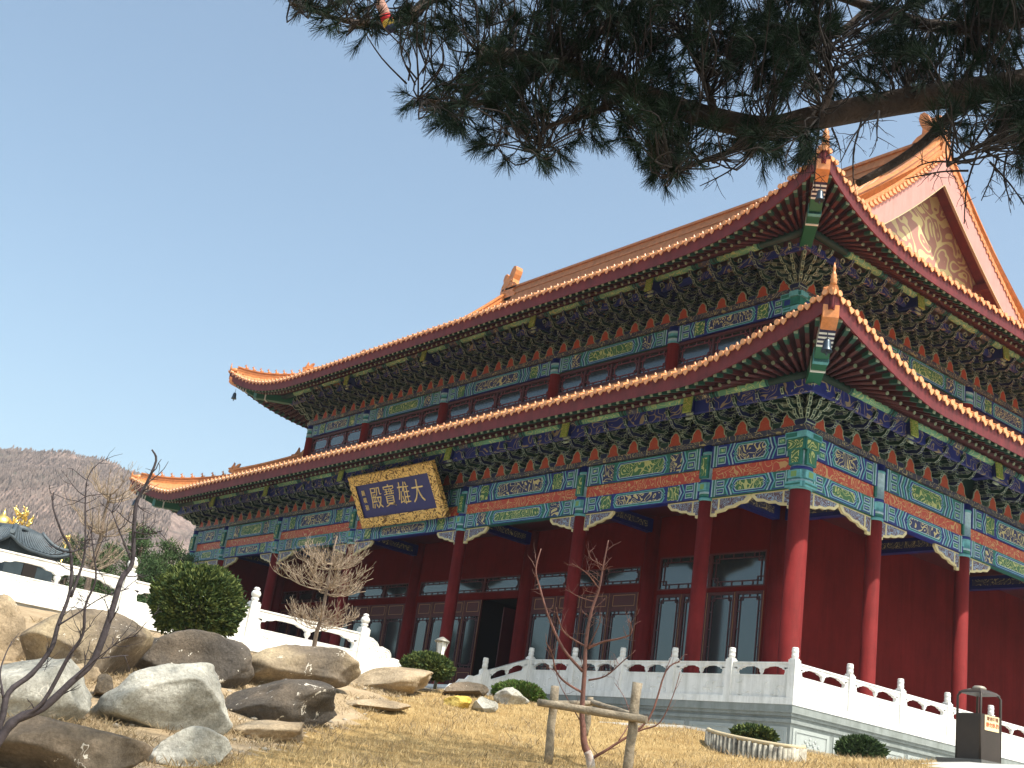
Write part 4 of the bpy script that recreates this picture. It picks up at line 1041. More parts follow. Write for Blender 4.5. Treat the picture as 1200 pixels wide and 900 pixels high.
# turf blades and weeds
STRAW = mat('straw blades', (.34, .24, .11), .9, col2=(.60, .46, .24), vscale=1.3)
WEED = mat('dry weeds', (.22, .16, .09), .9, col2=(.40, .31, .18), vscale=2.5)
rg = random.Random(3)
def blades(name, mats, pts, hmin, hmax, w, lean=.6, per=1):
    mb = MB(); vs = []; fs = []
    for p in pts:
        for _ in range(per):
            a = rg.random()*2*PI; h = hmin+(hmax-hmin)*rg.random(); ln = lean*rg.random(); b = rg.random()*2*PI
            x, y, z = p.x+rg.uniform(-.03, .03)*per, p.y+rg.uniform(-.03, .03)*per, p.z-.01; o = len(vs)
            dx, dy = math.cos(a)*w, math.sin(a)*w; lx, ly = math.cos(b)*h*ln, math.sin(b)*h*ln
            vs += [(x-dx, y-dy, z), (x+dx, y+dy, z), (x+lx*.5+dx*.6, y+ly*.5+dy*.6, z+h*.6), (x+lx, y+ly, z+h)]; fs += [(o, o+1, o+2), (o, o+2, o+3)]
    mb.v = vs; mb.f = fs; mb.m = [0]*len(fs); mb.sm = [False]*len(fs)
    o = mb.build(name, mats); return tag(o, kind='stuff')
pts = []
lo, hi = Vector((-6, -24)), Vector((16, -4))
while len(pts) < 52000:
    x, y = rg.uniform(-4, 14), rg.uniform(-20, -3.8)
    d = (pb.x-pa.x)*(y-pa.y)-(pb.y-pa.y)*(x-pa.x)
    if d > 0 or (x-9)*.86+(y+7.2)*.5 > 0 or y > -4.4: continue
    if noise.noise(Vector((x*1.6, y*1.6, 2))) < -.18 and rg.random() < .6: continue
    pts.append(Vector((x, y, ground_z(x, y)+.05*(noise.noise(Vector((x*.9, y*.9, 0)))+.5*noise.noise(Vector((x*2.3, y*2.3, 3))))+.0)))
g1 = blades('dry_grass', [STRAW], pts, .03, .085, .006, 1.0); tag(g1, 'short straw coloured lawn grass sloping up to the terrace', 'grass')
pts = []
while len(pts) < 900:
    x, y = rg.uniform(-4, 14), rg.uniform(-20, -3.8)
    if (pb.x-pa.x)*(y-pa.y)-(pb.y-pa.y)*(x-pa.x) > 0 or (x-9)*.86+(y+7.2)*.5 > 0 or y > -4.4: continue
    if noise.noise(Vector((x*1.1, y*1.1, 8))) < .12: continue
    pts.append(on(Vector((x, y, 0))))
g3 = blades('tall_grass_tufts', [WEED], pts, .06, .15, .005, 1.1, 6); tag(g3, 'taller brownish tufts scattered over the straw coloured lawn', 'grass')
pts = []
while len(pts) < 5200:
    px, py = rg.uniform(0, 470), rg.uniform(735, 900)
    D = rg.uniform(13, 26); p = at(px, 850, D); d = (pb.x-pa.x)*(p.y-pa.y)-(pb.y-pa.y)*(p.x-pa.x)
    if d < -2: continue
    if noise.noise(Vector((p.x*.9, p.y*.9, 5))) < -.05: continue
    pts.append(on(p))
g2 = blades('dry_weeds', [WEED], pts, .035, .13, .005, 1.5, 3); tag(g2, 'dry brown weeds between the boulders', 'weeds')

# ------------------------------------------------------------------ boulders
def rock_mat(name, c1, c2, c3, vein=(.62, .58, .50), veins=.0, sc=1.2, moss=None):
    m = bpy.data.materials.new(name); m.use_nodes = True; nt = m.node_tree; b = nt.nodes['Principled BSDF']; N = nt.nodes.new; L = nt.links.new
    b.inputs['Roughness'].default_value = .85; b.inputs['Specular IOR Level'].default_value = .2; tc = N('ShaderNodeTexCoord')
    def nz(s, d=7, r=.6, dist=0):
        n = N('ShaderNodeTexNoise'); n.inputs['Scale'].default_value = s; n.inputs['Detail'].default_value = d; n.inputs['Roughness'].default_value = r; n.inputs['Distortion'].default_value = dist; L(tc.outputs['Object'], n.inputs['Vector']); return n
    a = nz(sc, 5, .55); r = N('ShaderNodeValToRGB'); e = r.color_ramp.elements; e[0].position = .32; e[0].color = (*c1, 1); e[1].position = .70; e[1].color = (*c3, 1); k = e.new(.5); k.color = (*c2, 1); L(a.outputs['Fac'], r.inputs['Fac'])
    f = nz(22, 6, .75); r2 = N('ShaderNodeValToRGB'); e = r2.color_ramp.elements; e[0].position = .3; e[0].color = (.6, .58, .55, 1); e[1].position = .62; e[1].color = (1.12, 1.1, 1.08, 1); L(f.outputs['Fac'], r2.inputs['Fac'])
    mx = N('ShaderNodeMix'); mx.data_type = 'RGBA'; mx.blend_type = 'MULTIPLY'; mx.inputs[0].default_value = 1; L(r.outputs['Color'], mx.inputs[6]); L(r2.outputs['Color'], mx.inputs[7]); out = mx.outputs[2]
    if veins:
        v = nz(2.2, 3, .6, 1.2); s = N('ShaderNodeMath'); s.operation = 'MULTIPLY'; s.inputs[1].default_value = 3; L(v.outputs['Fac'], s.inputs[0])
        pp = N('ShaderNodeMath'); pp.operation = 'PINGPONG'; pp.inputs[1].default_value = .5; L(s.outputs[0], pp.inputs[0])
        lt = N('ShaderNodeMath'); lt.operation = 'LESS_THAN'; lt.inputs[1].default_value = veins; L(pp.outputs[0], lt.inputs[0])
        br = nz(5, 4, .7); gt = N('ShaderNodeMath'); gt.operation = 'GREATER_THAN'; gt.inputs[1].default_value = .53; L(br.outputs['Fac'], gt.inputs[0])
        mu = N('ShaderNodeMath'); mu.operation = 'MULTIPLY'; L(lt.outputs[0], mu.inputs[0]); L(gt.outputs[0], mu.inputs[1])
        m2 = N('ShaderNodeMix'); m2.data_type = 'RGBA'; L(mu.outputs[0], m2.inputs[0]); L(out, m2.inputs[6]); m2.inputs[7].default_value = (*vein, 1); out = m2.outputs[2]
    L(out, b.inputs['Base Color'])
    bp = N('ShaderNodeBump'); bp.inputs['Strength'].default_value = .9; bp.inputs['Distance'].default_value = .05; g_ = nz(7, 9, .75); L(g_.outputs['Fac'], bp.inputs['Height']); L(bp.outputs['Normal'], b.inputs['Normal'])
    return m
RK_W = rock_mat('pale grey boulder', (.27, .27, .24), (.41, .41, .365), (.52, .51, .46), veins=.04)
RK_D = rock_mat('dark boulder', (.06, .055, .052), (.10, .088, .075), (.18, .145, .11), veins=.085)
RK_B = rock_mat('brown boulder', (.09, .075, .058), (.14, .115, .085), (.24, .19, .14), veins=.015)
RK_S = rock_mat('sandy boulder', (.20, .16, .11), (.38, .30, .20), (.46, .38, .27), veins=.01)
RK_M = rock_mat('half sandy dark boulder', (.085, .075, .065), (.19, .155, .115), (.46, .38, .25), veins=.03, sc=.8)
RK_Y = rock_mat('yellow boulder', (.50, .34, .06), (.60, .44, .10), (.66, .52, .18))
def boulder(px, py, hw, hh, D0_, m, label, seed, sharp=.35, flat=1.0, rot=0, depth=.8, tilt=.157, name='boulder'):
    """px, py = middle of what shows; hw, hh half sizes in photo pixels at distance D"""
    g_ = gp(px, py+hh*.85, 8, 40); D = math.hypot(g_.x-CAM.x, g_.y-CAM.y)+hw*D0_/FPX*depth*.30
    k = D*1.07/FPX; a, c = hw*k*1.0, hh*k*1.06; b = max(a*depth, c)
    ctr = at(px, py, D)+Vector((0, 0, -c*.10))
    ctr.z = min(ctr.z, ground_z(ctr.x, ctr.y)+.5*c)
    dv = Vector((ctr.x-CAM.x, ctr.y-CAM.y, 0)).normalized(); sv = Vector((dv.y, -dv.x, 0))
    bm = bmesh.new(); bmesh.ops.create_icosphere(bm, subdivisions=5, radius=1)
    off = Vector((seed*7.3, seed*3.1, seed*1.7)); r0 = random.Random(seed)
    planes = []
    for _ in range(9):
        n = Vector((r0.gauss(0, 1), r0.gauss(0, 1), r0.gauss(0, .8))).normalized(); planes.append((n, r0.uniform(.55, .88)))
    T = Matrix.Rotation(-tilt-rot, 3, 'Y')
    for v in bm.verts:
        p = v.co.copy()
        for n, dd in planes:
            q = p.dot(n)-dd
            if q > 0: p -= n*q*(.62+sharp)
        nn = noise.noise(p*1.3+off)*.16+noise.noise(p*3+off)*.06+noise.noise(p*8+off)*.022+noise.noise(p*20+off)*.008
        p = p*(1.08+nn)
        w = T @ Vector((p.x*a, p.y*b, p.z*c*flat))
        v.co = sv*w.x + dv*w.y + Vector((0, 0, w.z))
    me = bpy.data.meshes.new(name); bm.to_mesh(me); bm.free(); me.polygons.foreach_set('use_smooth', [True]*len(me.polygons)); me.materials.append(m)
    o = bpy.data.objects.new(name, me); C.objects.link(o); o.location = ctr
    # seat it: sink or raise so it rests in the bank
    tag(o, label, 'boulder', 'boulders on the bank'); return o
B = boulder
B(-2, 742, 28, 36, 21, RK_S, 'sandy boulder cut by the left edge of the photo below the white balustrade', 1)
B(104, 760, 68, 36, 22, RK_M, 'big tan boulder with a dark right end, below the balustrade on the left', 2, sharp=.4, rot=.06)
B(232, 774, 58, 30, 22.5, RK_D, 'dark veined boulder directly below the big round shrub', 3)
B(345, 785, 64, 25, 23.5, RK_M, 'long dark boulder with a cream streak below the bare umbrella-shaped tree', 4, rot=.05)
B(40, 808, 66, 38, 17.5, RK_W, 'large pale boulder at the left edge behind the dark branches', 5, rot=.08)
B(202, 823, 73, 38, 17.5, RK_W, 'largest pale grey boulder in the middle of the rock bank', 6, sharp=.45, rot=.05)
B(334, 825, 64, 25, 19.5, RK_D, 'low dark boulder with white flecks right of the largest pale boulder', 7)
B(80, 880, 80, 36, 14.3, RK_B, 'brown boulder in the bottom left corner of the photo', 8, rot=-.08)
B(217, 878, 44, 22, 15.2, RK_W, 'small pale boulder at the bottom, right of the brown corner boulder', 9, rot=.05)
B(322, 858, 46, 11, 18.2, RK_S, 'flat sandy rock below the low dark boulder', 10)
B(458, 798, 56, 14, 24.5, RK_S, 'long flat tan rock below the scrolled drum stone', 11)
B(436, 827, 38, 7, 22, RK_S, 'flat sandy ledge rock at the upper edge of the lawn', 12)
B(545, 809, 30, 9, 25.6, RK_B, 'low grey slab rock beside the stair railing', 13)
B(571, 803, 14, 9, 26, RK_W, 'small white blocky rock next to the yellow rock', 14, sharp=.6)
B(600, 817, 18, 10, 25.5, RK_W, 'rounded whitish rock at the lawn edge in front of the green shrub', 15)
B(541, 799, 15, 7, 27, RK_Y, 'yellow rock below the garden lamp', 16)
B(122, 806, 10, 14, 19, RK_B, 'narrow upright stone wedged between the two large pale boulders', 17, sharp=.6, depth=.6)
B(97, 790, 16, 12, 19.8, RK_S, 'small sandy stone under the big tan boulder', 18)

# small stones on the soil
pb_ = MB(); r9 = random.Random(77)
for k in range(420):
    p = at(r9.uniform(0, 480), 850, r9.uniform(13, 25)); d = (pb.x-pa.x)*(p.y-pa.y)-(pb.y-pa.y)*(p.x-pa.x)
    if d < -1: continue
    p = on(p); s_ = r9.uniform(.015, .06); bm = bmesh.new(); bmesh.ops.create_icosphere(bm, subdivisions=1, radius=s_)
    o = len(pb_.v)
    for v in bm.verts: pb_.v.append((p.x+v.co.x*r9.uniform(.8, 1.5), p.y+v.co.y*r9.uniform(.8, 1.5), p.z+v.co.z*.6))
    for f in bm.faces: pb_.f.append([o+v.index for v in f.verts]); pb_.m.append(0); pb_.sm.append(True)
    bm.free()
tag(pb_.build('pebbles', [mat('pebble grey', (.22, .19, .15), .9, col2=(.40, .36, .29), vscale=1.5)]), 'small loose stones on the dry soil between the boulders', 'pebbles', kind='stuff')
# ------------------------------------------------------------------ shrubs
LEAFS = mat('juniper green', (.075, .11, .028), .75, col2=(.17, .20, .06), vscale=4, spec=.2)
LEAFD = mat('deep juniper green', (.03, .06, .02), .8, col2=(.07, .105, .035), vscale=4, spec=.2)
LEAFG = mat('bright shrub green', (.06, .13, .02), .7, col2=(.12, .2, .04), vscale=4, spec=.2)
BARK = mat('grey brown bark', (.16, .12, .09), .9, var=.25, vscale=8, bump=.5, bscale=25)
BARKR = mat('reddish bark', (.17, .075, .055), .6, var=.3, vscale=9, bump=.3, bscale=25)
BARKD = mat('dark branch bark', (.04, .032, .036), .8, var=.3, vscale=9, bump=.3, bscale=30)
BARKG = mat('pale straw twigs', (.30, .235, .17), .85, var=.2, vscale=6)
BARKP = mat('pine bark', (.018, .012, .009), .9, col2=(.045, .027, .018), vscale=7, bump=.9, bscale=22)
WHITEW = mat('white lime wash', (.30, .22, .18), .85, col2=(.68, .66, .62), vscale=12)
def shrub(c, rx, ry, rz, n, label, mats, seed, spiky=.12, name='shrub', group=None):
    r0 = random.Random(seed); t = thing(name, (c.x, c.y, c.z), label, 'shrub', group)
    mb = MB(); vs = []; fs = []; mi = []
    for k in range(n):
        d = Vector((r0.gauss(0, 1), r0.gauss(0, 1), r0.gauss(0, 1))).normalized()
        if d.z < -.8: d.z = -d.z
        rr = 1-abs(r0.gauss(0, .16)); lump = 1+.13*noise.noise(d*3.2+Vector((seed, 0, 0)))+.07*noise.noise(d*8)
        p = Vector((d.x*rx, d.y*ry, d.z*rz))*rr*lump+Vector((c.x, c.y, c.z+rz*.85))
        dd = (d+Vector((r0.gauss(0, .45), r0.gauss(0, .45), .35+r0.gauss(0, .35)))).normalized()
        L = spiky*r0.uniform(.5, 1.25); sv = dd.cross(Vector((r0.gauss(0, 1), r0.gauss(0, 1), r0.gauss(0, 1)))).normalized()*L*.16
        o = len(vs); sv2 = dd.cross(sv)
        vs += [p-sv, p+sv, p+dd*L*.55+sv*1.3, p+dd*L, p+dd*L*.55-sv*1.3, p+dd*L*.5+sv2*1.3, p+dd*L*.5-sv2*1.3]
        fs += [(o, o+1, o+2, o+3, o+4), (o, o+5, o+3, o+6)]; q = 0 if r0.random() < .6 else 1; mi += [q, q]
    mb.v = [tuple(v) for v in vs]; mb.f = fs; mb.m = mi; mb.sm = [False]*len(fs)
    mb.build('foliage', mats, t)
    s = MB()
    for k in range(7):
        a = r0.random()*6.28; s.tube([(c.x, c.y, c.z-.1), (c.x+rx*.3*math.cos(a), c.y+ry*.3*math.sin(a), c.z+rz*.6), (c.x+rx*.55*math.cos(a), c.y+ry*.55*math.sin(a), c.z+rz*1.2)], [.03, .02, .008], 5)
    s.build('stem', [BARK], t); return t
def pxr(px, D): return px*D*1.07/FPX
k = at(232, 708, 24.3); shrub(Vector((k.x, k.y, k.z-.85*.70)), .85, .85, .70, 19000, 'big round clipped green shrub above the dark veined boulder', [LEAFS, LEAFD], 1, .09)
k = at(499, 795, 27); shrub(k, .57, .52, .27, 7000, 'small rounded juniper shrub in front of the garden lamp', [LEAFS, LEAFD], 2, .09)
k = at(606, 823, 28); shrub(k, .66, .5, .22, 6500, 'low bright green shrub at the foot of the stair railing', [LEAFG, LEAFS], 3, .085)
k = at(884, 868, 25.2); shrub(k, .40, .4, .12, 2200, 'tiny shrub inside the log edged planting bed', [LEAFD, LEAFS], 4, .11)
k = at(1008, 892, 28); shrub(k, .46, .46, .24, 3200, 'small dark shrub at the foot of the carved terrace wall', [LEAFD, LEAFD], 5, .12)

# ------------------------------------------------------------------ bare trees
def limb(mb, P, r0, r1, n=6):
    k = len(P); mb.tube(P, [r0+(r1-r0)*i/(k-1) for i in range(k)], n)
def smooth_path(P, sub=4):
    out = []
    for i in range(len(P)-1):
        p0 = P[max(i-1, 0)]; p1 = P[i]; p2 = P[i+1]; p3 = P[min(i+2, len(P)-1)]
        for j in range(sub):
            t = j/sub; out.append(.5*((2*p1)+(p2-p0)*t+(2*p0-5*p1+4*p2-p3)*t*t+(3*p1-p0-3*p2+p3)*t*t*t))
    out.append(P[-1]); return out
def twigs(mb, P, rnd, n, L, r, up=.5, sub=2, spread=.9, a0=.25):
    for _ in range(n):
        i = rnd.randint(int(len(P)*a0), len(P)-2); p = P[i]; t = (P[i+1]-P[i]).normalized()
        d = (t*.5+Vector((rnd.gauss(0, 1), rnd.gauss(0, 1), rnd.gauss(0, 1)+up))*spread).normalized(); l = L*rnd.uniform(.5, 1.2)
        q = [p]; cur = p
        for k in range(4):
            d = (d+Vector((rnd.gauss(0, .18), rnd.gauss(0, .18), rnd.gauss(0, .18)+.07*up))).normalized(); cur = cur+d*l/4; q.append(cur)
        limb(mb, q, r, r*.35, 5)
        if sub: twigs(mb, q, rnd, sub, l*.5, r*.6, up, 0, spread, .3)
def px_path(L, D): return [at(x, y, D if not isinstance(D, (list, tuple)) else D[min(i, len(D)-1)]) for i, (x, y) in enumerate(L)]
# young fruit tree on the lawn
D0 = 19
base = gp(694, 899, 17, 24); D0 = math.hypot(base.x-CAM.x, base.y-CAM.y)
t = thing('bare_tree', base, 'young bare fruit tree with reddish bark and white-washed foot on the lawn', 'tree')
rn = random.Random(11)
def off_depth(L, D, amp, rnd):
    a = rnd.uniform(-amp, amp); n = len(L); return [at(x, y, D+a*(i/(n-1))) for i, (x, y) in enumerate(L)]
TR = [(695, 905), (691, 888), (685, 873), (683, 850), (682, 833), (685, 787), (687, 750), (693, 717), (702, 690), (707, 663), (713, 633)]
P = smooth_path([on(base, -.1)]+[at(x, y, D0) for x, y in TR[1:]])
mb = MB(); nP = len(P); mb.tube(P, [.07-.062*(i/(nP-1))**.7 for i in range(nP)], 10)
mb.build('trunk', [BARKR], t)
ww = MB(); ww.tube(P[:7], [.073-.062*(i/(nP-1))**.7 for i in range(7)], 10); ww.build('lime_wash', [WHITEW], t)
BRN = [([(683, 787), (660, 760), (643, 723), (633, 690), (628, 667), (634, 643)], .03), ([(683, 812), (663, 800), (652, 787), (647, 767), (640, 753)], .024), ([(687, 758), (663, 743), (655, 727), (652, 712)], .02),
       ([(688, 760), (707, 752), (727, 748), (740, 742), (738, 728)], .024), ([(690, 797), (710, 792), (730, 775), (738, 768)], .018), ([(692, 890), (697, 887), (720, 873), (760, 843), (780, 787), (797, 775)], .032),
       ([(735, 862), (753, 855), (773, 847), (788, 817), (797, 787)], .018), ([(690, 757), (702, 732), (704, 718)], .013), ([(702, 690), (688, 672), (670, 660)], .014), ([(707, 663), (693, 655), (689, 645)], .01), ([(697, 705), (680, 700), (662, 690)], .012),
       ([(684, 850), (676, 838), (658, 806), (652, 790)], .014), ([(725, 868), (738, 845), (733, 820), (720, 800)], .012)]
mb = MB()
for L, r in BRN:
    Q = smooth_path(off_depth(L, D0, .5, rn)); r *= .8; limb(mb, Q, r, r*.35, 7); twigs(mb, Q, rn, 8, .28, r*.26, .8, 1)
twigs(mb, P, rn, 22, .3, .006, .5, 2, a0=.4)
mb.build('branches', [BARKR], t)
# support frame of rough poles
WOODP = mat('weathered pole wood', (.30, .25, .18), .85, var=.3, vscale=9, bump=.6, bscale=30)
fr = thing('tree_support', base, 'weathered wooden pole frame propping the young fruit tree', 'tree support')
def pole(L, D, r, name='pole'):
    mb = MB(); Q = px_path(L, D); mb.tube([Q[0].lerp(Q[-1], k/6)+Vector((rn.gauss(0, .006), rn.gauss(0, .006), 0)) for k in range(7)], [r*rn.uniform(.93, 1.07) for _ in range(7)], 10); mb.build(name, [WOODP], fr)
pole([(651, 804), (642, 897)], D0-.5, .062, 'upright_pole'); pole([(747, 800), (734, 912)], D0-.9, .068, 'upright_pole'); pole([(692, 817), (688, 846), (686, 862)], D0+.9, .05, 'upright_pole')
pole([(631, 823), (759, 844)], [D0-.62, D0-1.05], .055, 'cross_pole'); pole([(690, 822), (754, 842)], [D0+.8, D0-.8], .045, 'cross_pole'); pole([(648, 824), (694, 824)], [D0-.4, D0+.8], .04, 'cross_pole')

# bare tree with two umbrella layers of pale twigs
def umbrella_tree(bx, by, D, H, layers, label, seed, tr=.06, m=BARKG):
    p = at(bx, by, D); p = on(p) if True else p; r0 = random.Random(seed)
    t = thing('bare_tree', p, label, 'tree')
    def Z(k): return p+Vector((0, 0, k))+r_lean*k
    r_lean = Vector((0, 0, 0)); mb = MB(); Q = [p+Vector((r0.gauss(0, .02), r0.gauss(0, .02), H*k/8)) for k in range(9)]; limb(mb, Q, tr, tr*.3, 8); mb.build('trunk', [BARK if m is BARKG else m], t)
    mb = MB()
    for z, R, rise, n in layers:
        for k in range(n):
            a = 2*PI*k/n+r0.uniform(-.2, .2); c = p+Vector((0, 0, z+r0.uniform(-.12, .12))); q = [c]; RR = R*r0.uniform(.65, 1.08)
            for j in range(1, 7):
                f_ = j/6; q.append(c+Vector((math.cos(a)*RR*f_, math.sin(a)*RR*f_, rise*(f_**1.7)*r0.uniform(.8, 1.2)-.05*math.sin(PI*f_))))
            limb(mb, q, tr*.22, .005, 5)
            for _ in range(13):
                i = r0.randint(1, 5); s_ = q[i]; d = Vector((math.cos(a+r0.gauss(0, .8)), math.sin(a+r0.gauss(0, .8)), r0.uniform(.2, 1.0))).normalized(); l = R*.38*r0.uniform(.5, 1.15); e = [s_]
                for _j in range(4): d = (d+Vector((r0.gauss(0, .16), r0.gauss(0, .16), .14))).normalized(); e.append(e[-1]+d*l/4)
                limb(mb, e, .0048, .002, 4)
                for _j in range(2):
                    s2 = e[r0.randint(1, 3)]; d2 = (d+Vector((r0.gauss(0, .6), r0.gauss(0, .6), .2))).normalized(); limb(mb, [s2, s2+d2*l*.25, s2+d2*l*.45+Vector((0, 0, .03))], .005, .002, 4)
    mb.build('twigs', [m], t); return t
umbrella_tree(366, 778, 28.5, 3.0, ((.95, 1.0, .22, 13), (1.75, 1.2, .26, 15), (2.3, 1.05, .34, 13)), 'small bare tree with two umbrella layers of pale twigs in front of the hall', 5, tr=.06)
p_ = at(92, 700, 33)
umbrella_tree(95, 715, 34, 3.6, ((1.5, .9, .6, 9), (2.35, 1.2, .6, 12), (3.3, 1.0, .7, 11)), 'tall bare tree with whorled pale twigs behind the left balustrade', 6, tr=.10)
# dark shrub tree close by at the left edge
DL = 7.0
bl = at(-60, 930, DL); bl = Vector((bl.x, bl.y, ground_z(bl.x, bl.y)))
t = thing('bare_tree', bl, 'dark leafless sapling with long curving stems close by at the left edge', 'tree')
BRL = [([(-60, 960), (0, 866), (20, 843), (50, 830), (83, 800), (110, 773), (130, 720), (142, 680), (155, 660), (157, 623), (160, 590), (170, 570), (183, 540), (178, 527)], .042),
       ([(-30, 915), (0, 850), (10, 812), (37, 790), (60, 760), (68, 733), (82, 693), (83, 647), (72, 623), (62, 593), (63, 577)], .030),
       ([(20, 843), (50, 823), (80, 770), (97, 743), (100, 710), (112, 680), (110, 650), (106, 620)], .020),
       ([(83, 700), (97, 660), (100, 633), (100, 590), (102, 563), (110, 547)], .013),
       ([(0, 866), (4, 820), (0, 790), (6, 768), (14, 752)], .014), ([(83, 800), (110, 775), (140, 752), (160, 745)], .009), ([(68, 733), (92, 718), (120, 700), (150, 690)], .009),
       ([(83, 647), (105, 640), (128, 632)], .008), ([(157, 623), (172, 626), (190, 622)], .008), ([(155, 660), (135, 610), (131, 600)], .010), ([(110, 773), (128, 770), (150, 768)], .006)]
mb = MB()
for i, (L, r) in enumerate(BRL):
    n = len(L); Q = smooth_path([at(x, y, DL+(.25*math.sin(i*2.1))*(j/(n-1))) for j, (x, y) in enumerate(L)]); 
    kk = len(Q); r *= .64; mb.tube(Q, [max(.0032, r*(1-.82*(j/(kk-1))))*rn.uniform(.9, 1.12) for j in range(kk)], 7); twigs(mb, Q, rn, 13 if i < 4 else 5, .17, max(.0028, r*.16), .5, 2, a0=.2)
mb.build('stems', [BARKD], t)

# ------------------------------------------------------------------ overhanging pine
AZ, EL = math.radians(9), math.radians(57)
sd_ = Vector((math.cos(AZ)*math.cos(EL), math.sin(AZ)*math.cos(EL), math.sin(EL)))
DP = 7.2
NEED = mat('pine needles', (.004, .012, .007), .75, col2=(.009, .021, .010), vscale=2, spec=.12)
def P_(x, y, D=DP): return at(x, y, D)
tb = at(1750, 700, 7.5); tb = Vector((tb.x, tb.y, ground_z(tb.x, tb.y)))
pine = thing('pine_tree', tb, 'large old pine reaching its dark branches over the top right of the view', 'tree')
top = at(1560, 60, 7.6)
mb = MB(); tk = smooth_path([tb+Vector((0, 0, -.3)), tb.lerp(top, .4)+Vector((.15, 0, 0)), tb.lerp(top, .8), top, top+Vector((.3, .2, 2.4)), top+Vector((.2, .5, 5))]); mb.tube(tk, [.34-.25*i/(len(tk)-1) for i in range(len(tk))], 14); mb.build('trunk', [BARKP], pine)
r0 = random.Random(21)
LIMBS = [([(1560, 60), (1350, 60), (1200, 97), (1130, 108), (1050, 120), (960, 137), (900, 150), (840, 140), (790, 125), (740, 105), (700, 88), (650, 75), (600, 68), (560, 62)], .105, 7.6, 7.0, .06),
         ([(1560, 20), (1300, 20), (1200, 22), (1150, 32), (1090, 30), (1020, 8), (960, -10), (880, -20)], .08, 7.6, 8.0, .02),
         ([(1560, 120), (1300, 60), (1180, 100), (1115, 135), (1085, 165), (1050, 190), (1005, 215)], .045, 7.6, 7.3, .024),
         ([(1400, -60), (1000, -60), (760, -40), (640, -20), (560, -15), (510, -5), (478, 22), (460, 30), (430, 28), (395, 22), (340, 3)], .07, 7.6, 7.0, .01),
         ([(760, -40), (740, 10), (700, 40), (640, 80), (590, 115), (540, 122), (490, 115)], .035, 7.5, 7.0, .006),
         ([(900, 150), (860, 175), (820, 190), (790, 205)], .03, 7.1, 6.9, .006), ([(740, 105), (700, 130), (640, 150), (630, 180)], .03, 7.1, 7.0, .006),
         ([(1560, 150), (1300, 140), (1200, 160), (1150, 170), (1110, 195)], .04, 7.5, 7.0, .008), ([(1020, 8), (980, 40), (930, 60), (880, 50)], .03, 7.9, 7.7, .006),
         ([(840, 140), (820, 80), (790, 30), (760, 0)], .03, 7.1, 7.3, .006), ([(960, 137), (975, 95), (960, 60), (900, 40)], .03, 7.1, 7.3, .006)]
lb_ = MB(); subP = []
for L, r, Da, Db, re in LIMBS:
    n = len(L); Q = smooth_path([at(x, y, Da+(Db-Da)*i/(n-1)) for i, (x, y) in enumerate(L)]); kk = len(Q)
    lb_.tube(Q, [max(.006, r+(re-r)*(j/(kk-1))) for j in range(kk)], 10); subP.append(Q)
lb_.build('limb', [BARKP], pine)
allP = [p for Q in subP for p in Q]
# where shoots show (photo outline of the crown), each placed at its own depth
CR = [[(330, -40), (330, 4), (375, 22), (400, 35), (440, 40), (462, 30), (500, 50), (535, 52), (560, 10), (600, -10), (600, -40)],
      [(480, 112), (520, 90), (540, 70), (560, 35), (600, 15), (640, -30), (960, -40), (1000, 10), (940, 20), (1000, 30), (960, 60), (930, 100), (900, 130), (850, 130), (830, 110), (800, 100), (760, 60), (900, 95), (870, 120), (800, 118), (740, 120), (700, 115), (700, 150), (680, 172), (650, 180), (600, 188), (575, 175), (550, 150), (520, 135)],
      [(740, 110), (780, 120), (830, 140), (850, 165), (830, 190), (800, 200), (775, 205), (760, 180), (735, 160), (720, 140)],
      [(860, 150), (930, 150), (920, 170), (900, 190), (880, 180)], [(930, 150), (960, 145), (950, 175), (935, 170)],
      [(930, 95), (980, 60), (1000, 10), (1080, -40), (1260, -40), (1260, 90), (1200, 85), (1100, 100), (1000, 110)],
      [(1100, 130), (1150, 115), (1260, 110), (1260, 180), (1200, 185), (1160, 180), (1130, 195), (1105, 160)]]
def inside(x, y, P):
    c = False; j = len(P)-1
    for i in range(len(P)):
        if (P[i][1] > y) != (P[j][1] > y) and x < (P[j][0]-P[i][0])*(y-P[i][1])/(P[j][1]-P[i][1])+P[i][0]: c = not c
        j = i
    return c
nv, nf, nm = [], [], []
tw = MB()
def shoot(p, d, L, n, nl):
    d = d.normalized(); u = d.orthogonal().normalized(); w = d.cross(u)
    for k in range(n):
        f_ = r0.random()**.7; a = r0.random()*2*PI; el = r0.uniform(.25, 1.15)*(1.15-.6*f_); q = p+d*L*f_
        nd = (d*math.cos(el)+(u*math.cos(a)+w*math.sin(a))*math.sin(el)); l = nl*r0.uniform(.7, 1.1); tip = q+nd*l+Vector((0, 0, -.12*l))
        s = nd.cross(Vector((r0.gauss(0, 1), r0.gauss(0, 1), r0.gauss(0, 1)))).normalized()*.0016
        o = len(nv); nv.extend([tuple(q-s), tuple(q+s), tuple(tip+s*.5), tuple(tip-s*.5)]); nf.append((o, o+1, o+2, o+3))
cnt = 0
budget = [190, 1080, 140, 40, 20, 540, 140]
